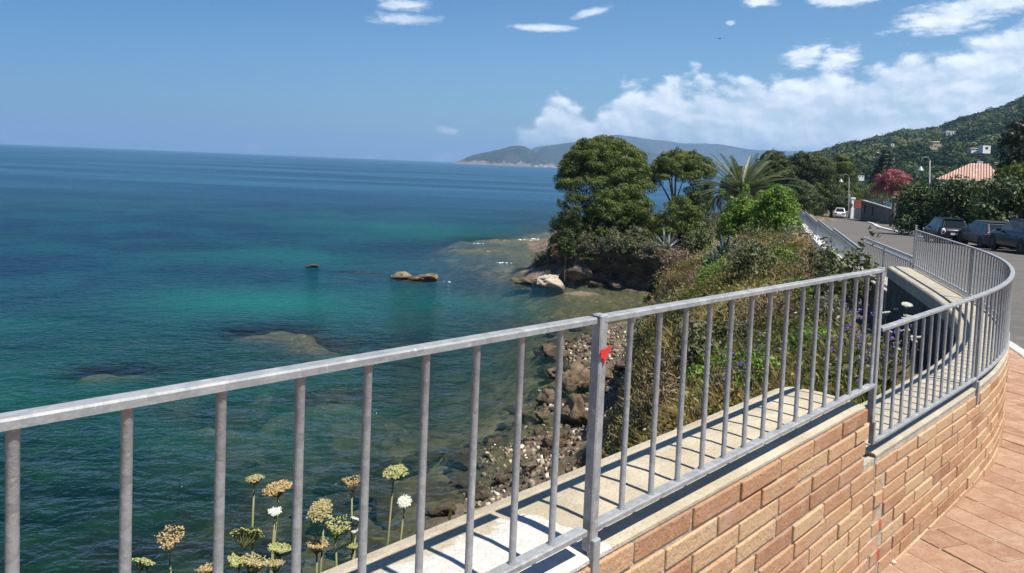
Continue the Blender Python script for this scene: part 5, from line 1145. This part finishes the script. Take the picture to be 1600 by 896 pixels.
def carrot(label,x,y,sz,Y,kind,mat,tilt=(0,0),bx=None,group='wild carrots by the wall'):
    c=aty(x,y,Y); r=sz*Y/F/2*1.0; bxp=bx if bx is not None else x+random.uniform(-14,14); bp=aty(bxp,y,Y); zg=min(.15,c[2]-.25)
    t=thing('wild_carrot',label,'wild carrot',(bp[0],bp[1]+random.uniform(-.03,.03),zg),group=group)
    top=c-np.array(t.location); b=MB(); base=np.array([0,0,-.3]); mid=base*.35+top*.65+np.array([random.uniform(-.012,.012),0,0]); ax=Matrix.Rotation(tilt[0],3,'X')@Matrix.Rotation(tilt[1],3,'Y')@Vector((0,0,-r*.7)); neck=top+np.array(ax)
    b.tube([tuple(base),tuple(base*.6+mid*.4),tuple(mid),tuple(neck)],[.0045,.004,.0033,.0026],6); 
    b.build('stem',stemm,t,sm=True)
    me=umb(kind).copy(); me.materials.clear(); me.materials.append(mat); o=bpy.data.objects.new('flower_head',me); C.objects.link(o); o.parent=t; o.location=tuple(top); o.scale=(r,r,r); o.rotation_euler=(tilt[0],tilt[1],random.uniform(0,6))
    # feathery leaf low on the stem
    q=np.array([mid*u_+base*(1-u_) for u_ in RNG.uniform(.05,.8,70)])+RNG.normal(0,.026,(70,3))*[1,1,.8]; leaves('leaf',q,RNG.normal(size=q.shape),RNG.uniform(.010,.030,70),.22,RNG.random(70),OLV,t)
    return t
for a in [('small dry wild carrot head on a bent stem, top left of the clump',398,748,26,2.0,'dome',UMB,(.15,.1),388),
 ('wide golden-brown wild carrot head, second from the left of the tall ones',433,763,41,1.95,'dome',UMO,(.1,-.15),425),
 ('pale shaggy wild carrot head curled upward left of a baluster',551,760,28,2.05,'loose',UMO,(0,.1),545),
 ('golden wild carrot head leaning sideways on a short stem',500,798,38,1.9,'dome',UMB,(.3,-.5),512),
 ('greenish wild carrot head on a long slanting stem, rightmost tall one',617,738,36,2.15,'dome',UMG,(.1,.15),575),
 ('large pale green wild carrot head tilted to the left, low in the clump',385,838,47,1.8,'flat',UMG,(.5,-.6),400),
 ('brown curled wild carrot head at the far left of the clump',269,846,38,1.75,'loose',UMO,(.2,.5),292),
 ('small yellow-green wild carrot head at the bottom left corner of the clump',224,879,32,1.7,'dome',UMG,(.3,-.5),232),
 ('yellow wild carrot head at the bottom of the clump beside the third baluster',396,886,40,1.75,'cup',UMB,(.2,.2),402),
 ('tiny green wild carrot head at the bottom, below the tilted pale one',370,876,26,1.78,'flat',UMG,(.3,-.3),380),
 ('green wild carrot head behind the third baluster, near the bottom',437,858,34,1.85,'flat',UMG,(.2,0),440),
 ('brownish cupped wild carrot head near the bottom, between two balusters',495,856,32,1.9,'cup',UMO,(.1,0),497),
 ('green unripe wild carrot head spreading like a cup near the coping',526,832,38,2.0,'loose',UMG,(.1,.1),530),
 ('small green wild carrot bud just above the coping edge',552,857,16,1.95,'cup',UMG,(.1,0),550),
 ('small white wild carrot flower against the stem of the golden-brown one',429,799,19,1.93,'white',UMW,(.5,0),427),
 ('white wild carrot flower floating alone at the right of the clump',632,785,20,2.2,'white',UMW,(.6,0),600),
 ('white wild carrot flower left of the fourth baluster, low down',557,814,18,2.05,'white',UMW,(.6,0),545),
 ('tiny white wild carrot flower under the other low white one',555,829,11,2.05,'white',UMW,(.6,0),548),
 ('half-seen brown wild carrot head at the very bottom, beside the second baluster',325,894,30,1.7,'cup',UMO,(.2,0),330),
 ('pale yellow wild carrot head at the bottom edge, right of the third baluster',430,886,26,1.8,'cup',UMB,(.2,0),432)]: carrot(*a)
wp=None
for i in range(130):
    if i<20: c=aty(RNG.uniform(1385,1436),RNG.uniform(425,520),RNG.uniform(6.6,9.2)); lb=None
    else:
        q=slope_pts(1,1,12,4,26)[0]; c=np.array([q[0],q[1],q[2]+.3])
    zg=gz(c[0],c[1]); h_=np.clip(c[2]-zg,.25,.9)
    if wp is None:
        wp=thing('white_umbel','slender white-flowered umbel swaying among the grass of the slope','wild carrot',(c[0],c[1],zg),group='white umbels on the slope')
        MB().tube([(0,0,-.1),(.01,0,.3),(.03,.02,.55)],[.005,.004,.003],5).build('stem',stemm,wp); me=umb('white').copy(); me.materials.append(UMW); o=bpy.data.objects.new('flower_head',me); C.objects.link(o); o.parent=wp; o.location=(.03,.02,.57); o.scale=(.045,)*3; o.rotation_euler=(.3,0,0)
    else: dup(wp,(c[0],c[1],zg),RNG.uniform(0,6),scale=float(min(h_/.57,1.0)*RNG.uniform(.55,.9)))
# debris along the wall foot
pb_=M('pale pebble',(.50,.44,.34),(.40,.34,.26),9,.9); 
for i,(x,y,s_,lb) in enumerate([(1422,846,.022,'pale pebble lying at the foot of the curved brick wall, nearest one'),(1450,818,.02,'pale pebble at the wall foot just beyond the nearest one'),(1395,880,.015,'tiny pale pebble at the wall foot near the bottom edge')]):
    d=px(x,y); tt=(-.07-EYE[2])/(d[2]+.045*d[1]); c=EYE+d*tt
    bm=bmesh.new(); bmesh.ops.create_icosphere(bm,subdivisions=2,radius=s_)
    for v in bm.verts: v.co*= (1+.35*mnoise.noise(v.co*60+Vector((i,0,0)))); v.co.z*=.6
    me=bpy.data.meshes.new('pebble'); bm.to_mesh(me); bm.free(); o=link('pebble',me,pb_); o.location=(c[0],c[1],c[2]+s_*.4); tag(o,lb,'pebble','pebbles at the wall foot')
d=px(1520,782); tt=(-.07-EYE[2])/(d[2]+.045*d[1]); c=EYE+d*tt; P=np.concatenate([RNG.normal(0,1,(420,2))*[.16,.05],np.abs(RNG.normal(.006,.004,(420,1)))],1); ra=R(35); Rm=np.array([[math.cos(ra),-math.sin(ra),0],[math.sin(ra),math.cos(ra),0],[0,0,1]])
P=P@Rm.T; P[:,2]+=-.045*P[:,1]
o=leaves('leaf_litter',P,RNG.normal(size=P.shape)*.4+[0,0,1],RNG.uniform(.008,.03,len(P)),.35,RNG.random(len(P)),leafmat('dead leaves',(.10,.07,.04),(.30,.23,.13),.1,.9)); o.location=tuple(c+np.array([-.12,.12,.004])); tag(o,kind='stuff')

# ------------------------------------------------------------------ rocks
def rockmat(name,a,b_,c3):
    m,g,out=new_mat(name); v=g.obj(); p=g.pos(); oi=g.n('ShaderNodeObjectInfo'); z=g.xyz(p)[2]
    vv=g.n('ShaderNodeVectorMath',operation='ADD'); g.put(vv.inputs[0],v); g.put(vv.inputs[1],oi.outputs['Location'])
    col=g.mix(g.ss(g.noise(vv.outputs[0],1.6,7,.68),.35,.65),a,b_); col=g.mix(g.m('MULTIPLY',g.ss(g.noise(vv.outputs[0],6,6,.7),.5,.7),.7),col,c3)
    hs=g.n('ShaderNodeHueSaturation'); g.put(hs.inputs['Color'],col); g.put(hs.inputs['Value'],g.mr(oi.outputs['Random'],0,1,.65,1.25)); 
    wet=g.ss(g.m('ADD',z,g.m('MULTIPLY',g.noise(p,2,3),.25)),-7.05,-7.3); col=g.mix(wet,hs.outputs[0],g.mix(.62,hs.outputs[0],(.012,.011,.006)))
    b=g.bsdf(Base_Color=col,Roughness=g.mr(wet,0,1,.9,.5)); g.put(b.inputs['Normal'],g.bump(g.noise(vv.outputs[0],7,8,.74),.12)); g.L.new(b.outputs[0],out.inputs[0]); return m
RB=rockmat('brown shore rock',(.10,.070,.042),(.26,.185,.11),(.04,.03,.02)); RW=rockmat('pale limestone',(.40,.34,.25),(.56,.49,.39),(.24,.18,.12)); RD=rockmat('dark cliff rock',(.050,.040,.029),(.17,.135,.095),(.022,.019,.015))
RMESH={}
def rock_mesh(i,mat):
    if (i,mat.name) in RMESH: return RMESH[(i,mat.name)]
    rs=random.Random(int(i)*31+5); bm=bmesh.new(); bmesh.ops.create_icosphere(bm,subdivisions=4,radius=1)
    planes=[]
    for k in range(13):
        n=Vector((rs.gauss(0,1),rs.gauss(0,1),rs.gauss(0,.8))).normalized(); planes.append((n,rs.uniform(.42,.78)))
    for v in bm.verts:
        for n,d in planes:
            e=v.co.dot(n)-d
            if e>0: v.co-=n*e*.97
        p=v.co*1.6+Vector((float(i)*7.1,0,0)); v.co+=v.co.normalized()*(mnoise.noise(p)*.24+abs(mnoise.noise(p*2.7))*-.20+mnoise.noise(p*6.5)*.075+mnoise.noise(p*14)*.03)
    me=bpy.data.meshes.new('rock'); bm.to_mesh(me); bm.free(); smooth(me); me.materials.append(mat); RMESH[(i,mat.name)]=me; return me
def rock(c,dims,mat,label,cat='rock',group=None,name='boulder',rz=None,tilt=.15,var=None):
    o=bpy.data.objects.new(name,rock_mesh(RNG.integers(0,10) if var is None else var,mat)); C.objects.link(o); o.location=tuple(c); o.scale=tuple(np.array(dims)/2*1.25); o.rotation_euler=(RNG.normal(0,tilt),RNG.normal(0,tilt),RNG.uniform(0,6.28) if rz is None else rz); return tag(o,label,cat,group)
def rpx(x,y,w_,h_,mat,label,z=SEA,group=None,dep=.8,**k):
    c=onz(x,y+h_/2,z); s_=c[1]/F; return rock((c[0],c[1]+w_*s_*dep*.25,z+h_*s_*.30),(w_*s_,w_*s_*dep,h_*s_*1.15),mat,label,group=group,rz=RNG.uniform(-.3,.3),**k)
rpx(856,437,56,25,RW,'large pale limestone boulder lying at the water edge of the headland',var=7,tilt=.05)
rpx(815,438,32,13,RB,'flat brown rock in the water just left of the large pale boulder')
rpx(840,437,26,10,RB,'low brown ledge joining the flat brown rock to the pale boulder')
rpx(630,431,36,11,RB,'left half of the brown reef rock standing out of the sea',var=6,tilt=.03); rpx(658,433,42,13,RB,'right, higher half of the brown reef rock standing out of the sea',var=8,tilt=.03)
rpx(486,415.5,19,6,RD,'small dark rock alone in the sea, left of the brown reef',var=8)
for a in [(856,547,30,16,RB,'tan rock at the waterline, topmost of the boulders seen left of the taped post'),(868,582,27,20,RB,'squat brown rock under the topmost tan one'),(905,588,46,40,RB,'big craggy brown boulder left of the taped post at mid height'),(860,622,40,22,RB,'flat tan rock at the waterline below the squat brown one'),(900,640,50,46,RB,'tall brown boulder touching the taped post'),(872,684,58,44,RB,'wide brown boulder low on the shore, left of the taped post'),(915,706,56,56,RD,'dark wet boulder at the slope foot just above the coping'),(688,797,40,20,RB,'tan rock in the shallows just above the coping edge, nearest of all'),(845,650,24,14,RB,'small brown rock awash beside the tall brown boulder'),(955,548,30,22,RB,'brown rock right of the taped post near the top of the beach'),(935,660,34,34,RB,'brown boulder half hidden behind the taped post'),(975,655,30,24,RD,'dark boulder under the dry slope, right of the taped post'),(840,760,44,20,RB,'low brown rock right of the nearest tan rock, at the coping edge')]: rpx(*a)
for a in [(962,622,16,18,RW,'upright white stone on the beach'),(1012,566,26,14,RW,'large white stone highest on the beach'),(985,578,22,14,RW,'white stone lying left of the highest one'),(965,590,16,10,RW,'small white stone in the middle of the beach'),(1000,590,20,12,RW,'white stone just below the highest one'),(955,640,18,14,RW,'pale stone below the upright white stone')]: rpx(*a,z=-7.15)
n=0
while n<250:
    X=RNG.uniform(-1.5,5.6); Y=RNG.uniform(19,44); z=gz(X,Y)
    if z>-6.3 or z<-8.3: continue
    s_=(.16+.55*RNG.random()**2.2)*(1 if z>-7.5 else 1.25); wl=z>-7.25 and X>2.2 and RNG.random()<.5
    if wl: rock((X,Y,z+s_*.1),(s_*.6,s_*.5,s_*.35),RW,'rounded white stone among the many on the small beach',group='white stones on the beach',name='beach_stone')
    elif z>-7.6: rock((X,Y,z+s_*.2),(s_,s_*.85,s_*.7),RB,'brown shore rock among the many heaped between slope and water',group='brown rocks on the shore')
    else: rock((X,Y,z+s_*.15),(s_*1.2,s_,s_*.6),RB,'brown rock lying under the clear shallow water',group='rocks under the shallow water',name='sunken_rock')
    n+=1
tp_=[]
while len(tp_)<2600:
    X=RNG.uniform(-1,6.2,4000); Y=RNG.uniform(18,40,4000); Z=gheight(X,Y); k=(Z>-7.75)&(Z<-6.2); tp_+=list(np.stack([X,Y,Z],1)[k])
tp_=np.array(tp_[:2600]); base_=np.array([(-1,-.8,-.6),(1,-.9,-.5),(.9,1,-.6),(-.8,.9,-.5),(-.7,-.6,.6),(.75,-.5,.7),(.6,.8,.55),(-.6,.6,.75)]); V=[]
for q in tp_:
    s_=RNG.uniform(.03,.13); A_=np.linalg.qr(RNG.normal(size=(3,3)))[0]; V.append(q+(base_*RNG.uniform(.6,1.2,(8,3))*[1,.8,.6]*s_)@A_)
F0=np.array([(0,3,2,1),(4,5,6,7),(0,1,5,4),(1,2,6,5),(2,3,7,6),(3,0,4,7)]); Fs_=(F0[None]+8*np.arange(len(V))[:,None,None]).reshape(-1,4)
m,g,out=new_mat('shingle stone'); col=g.ramp(g.attr('tint'),[(0,(.07,.05,.035)),(.45,(.20,.15,.10)),(.7,(.34,.28,.20)),(1,(.58,.52,.43))]); b=g.bsdf(Base_Color=col,Roughness=.9); g.L.new(b.outputs[0],out.inputs[0])
o=link('shingle',np_mesh('shingle',np.concatenate(V),Fs_,np.repeat(RNG.random(len(V))**1.9,8)),m); tag(o,kind='stuff')
n=0
while n<60:
    X=RNG.uniform(-7,1); Y=RNG.uniform(14.5,24); z=gz(X,Y)
    if z>-7.5 or z<-9.3: continue
    s_=RNG.uniform(.4,1.3); rock((X,Y,min(z+s_*.2,SEA-.1-s_*.3)),(s_*1.3,s_,s_*.55),RB,'brown rock lying under the clear shallow water',group='rocks under the shallow water',name='sunken_rock'); n+=1
# rock face of the headland, in layered strata that lean out at the top
cp_=resample([(1.6,61.5),(2.9,59.2),(4.6,57.2),(6.4,56.2),(8.2,55.6),(10.0,54.9),(11.6,53.8),(12.8,52.6)],.10); zs_=np.linspace(-7.9,-3.55,72); D_=np.gradient(cp_,axis=0); D_/=np.linalg.norm(D_,axis=1)[:,None]; nl_=np.stack([D_[:,1],-D_[:,0]],1)
V=[]; nC=len(cp_)
for iz,z in enumerate(zs_):
    u_=(z+7.9)/4.35
    for i in range(nC):
        a=i*.10; hk=.36+.50*min(1,max(0,(a-1.5)/5.5))**1.2; st0=.20*(math.floor(z*2.6+.9*mnoise.noise(Vector((a*.3,6,0)))+a*.10)%2)-.22*(abs((a*.55+.6*mnoise.noise(Vector((a*.2,3,z*.8))))%1-.5)<.07); hk*=1+.3*(.16*mnoise.noise(Vector((a*.55,1,0)))+.10*mnoise.noise(Vector((a*1.7,4,0)))); st_=mnoise.noise(Vector((a*.12,0,z*2.3+a*.22)))*.30+mnoise.noise(Vector((a*.9,3,z*1.1)))*.32+mnoise.noise(Vector((a*.28,7,z*.3)))*.75+mnoise.noise(Vector((a*2.6,5,z*4.5)))*.16-abs(mnoise.noise(Vector((a*1.1,9,z*5.5+a*.5))))*.42-abs(mnoise.noise(Vector((a*2.2,2,z*1.2))))*.40+mnoise.noise(Vector((a*7,8,z*9)))*.07
        prof_=.55*math.sin(u_*math.pi*.9-.9)+(.45 if u_>.62 else 0)*min(1,(u_-.62)*6)-.35*max(0,1-abs(u_-.3)*4)
        end=min(1,i/16,(nC-1-i)/16); top=1-max(0,(u_-.9)*10)*.9*1
        o_=(st_*.75*(1-.6*u_)+st0*(1-.8*u_)+prof_)*end
        V.append((cp_[i][0]+nl_[i][0]*o_-(1-hk)*u_*nl_[i][0]*1.5,cp_[i][1]+nl_[i][1]*o_+(1-hk)*u_*1.5,-7.9+(z+7.9)*hk-(1-end)*u_*1.6))
V=np.array(V).reshape(len(zs_),nC,3); back=V.copy(); back[:,:,1]+=2.6; back[:,:,0]+=.6
idx=np.arange(len(zs_)*nC).reshape(len(zs_),nC); F1=np.stack([idx[:-1,:-1],idx[:-1,1:],idx[1:,1:],idx[1:,:-1]],-1).reshape(-1,4); n0=len(zs_)*nC
tp=np.stack([idx[-1,:-1],idx[-1,1:],idx[-1,1:]+n0,idx[-1,:-1]+n0],-1)
o=link('cliff',np_mesh('cliff',np.concatenate([V.reshape(-1,3),back.reshape(-1,3)]),np.concatenate([F1,F1[:,::-1]+n0,tp]),sm=False),RD); tag(o,'dark layered rock cliff of the headland under the pines','cliff')
for k_,i_ in enumerate(range(14,nC-14,7)):
    q=V[-1,i_]; pk,gp=protos[[1,0,1,3][k_%4]]
    dup(pk,(q[0]+RNG.normal(0,.15),q[1]+RNG.uniform(-.1,.9),q[2]-.75),RNG.uniform(0,6.28),label='ragged scrub plant rooted along the top edge of the dark headland cliff',group='scrub along the cliff edge',scale=RNG.uniform(1.1,2.0))
for k_,i_ in enumerate(range(20,nC-20,16)):
    q=V[int(RNG.integers(25,52)),i_]; dup(protos[1][0],(q[0],q[1]-.15,q[2]-.2),RNG.uniform(0,6.28),label='small plant clinging to the dark face of the headland cliff',group='plants on the cliff face',scale=RNG.uniform(.6,1.0))
# cliff blocks of the headland
for a in [(905,420,56,34,-7.3,57.2,'slanting dark rock slab behind the large pale boulder'),(880,408,40,24,-7.3,60,'dark rock at the tip of the headland'),(945,420,50,40,-6.6,58.2,'dark layered rock block in the middle of the headland cliff'),(985,410,60,56,-6.3,58.6,'largest dark layered block of the headland cliff'),(1020,425,40,44,-6.4,58,'dark layered block at the right end of the headland cliff'),(935,440,36,16,-7.3,57,'low dark rock at the foot of the headland cliff'),(975,445,40,16,-7.3,56.6,'flat dark rock at the cliff foot beside the brown shallows'),(1000,385,50,26,-4.7,59.6,'brown rock ledge under the lower pine'),(850,402,34,10,-7.4,70,'low dark rocks running out to sea past the headland tip'),(870,396,40,14,-7.2,72,'dark rock behind the headland tip')]:
    x,y,w_,h_,z,Y,lb=a; c=aty(x,y,Y); s_=Y/F; rock((c[0]*(Y-1.6)/Y,Y-1.6+w_*s_*.2,c[2]),(w_*s_*1.0,w_*s_*.8,h_*s_*1.0),RD,lb,group='rocks of the headland cliff',rz=RNG.uniform(-.4,.4),tilt=.2,name='cliff_rock')
# surf
foam=M('sea foam',(.74,.78,.78),(.60,.66,.68),3,.8)
def foam_patch(x,y,w_,h_,n,seed):
    c=onz(x,y,SEA); s_=c[1]/F; b=MB(); rs=random.Random(seed)
    for i in range(n):
        r=rs.uniform(.08,.28)*w_*s_*.35; cx=rs.gauss(0,.3)*w_*s_; cy=rs.gauss(0,.25)*h_*s_*6; k=9; 
        vs=[(cx+math.cos(q*6.283/k)*r*rs.uniform(.5,1.2),cy+math.sin(q*6.283/k)*r*.8*rs.uniform(.5,1.2),0.0) for q in range(k)]+[(cx,cy,.05)]
        b.add(vs,[(q,(q+1)%k,k) for q in range(k)])
    o=b.build('surf',foam); o.location=(c[0],c[1],SEA+.012); tag(o,kind='stuff')
for i,a in enumerate([(616,431,12,2.5,8),(763,393.5,9,2.5,7),(782,411,22,1.5,10),(748,381,18,1.2,8),(815,375,26,1.2,10),(840,374,26,1.2,10),(700,441,20,1,4),(768,771,16,3,9),(838,706,14,3,7),(846,612,12,2.5,6)]): foam_patch(*a,seed=i)
# a gull high over the bay
c=aty(1124,61,70); t=thing('bird','tiny dark bird gliding high over the bay','bird',tuple(c),R(30)); bk=M('bird plumage',(.05,.055,.06),(.09,.09,.10),9,.8)
MB().tube([(-.16,0,0),(-.1,0,.01),(0,0,.015),(.1,0,.01),(.17,0,.005)],[.008,.03,.045,.03,.012],8).build('body',bk,t,sm=True)
for s_ in (-1,1): MB().add([(.05,0,.01),(-.05,0,.01),(-.06,s_*.2,.07),(.03,s_*.2,.07),(-.10,s_*.42,.04),(.05,0,.0),(-.05,0,.0),(-.06,s_*.2,.062),(.03,s_*.2,.062)],[(0,1,2,3),(3,2,4),(5,8,7,6),(8,4,7)]).build('wing',bk,t)

# ------------------------------------------------------------------ haze
hz_=MB(); hz_.box((0,7400,150),(27600,15900,350)); ho=hz_.build('haze',None); tag(ho,kind='stuff')
m,g,out=new_mat('sea haze'); pvn=g.n('ShaderNodeVolumePrincipled'); pvn.inputs['Color'].default_value=(.36,.56,.82,1); pvn.inputs['Density'].default_value=1.35e-4; pvn.inputs['Anisotropy'].default_value=.2
g.L.new(pvn.outputs[0],out.inputs['Volume']); ho.data.materials.append(m); ho.location.z=-45; ho.scale=(1,1,1.25)
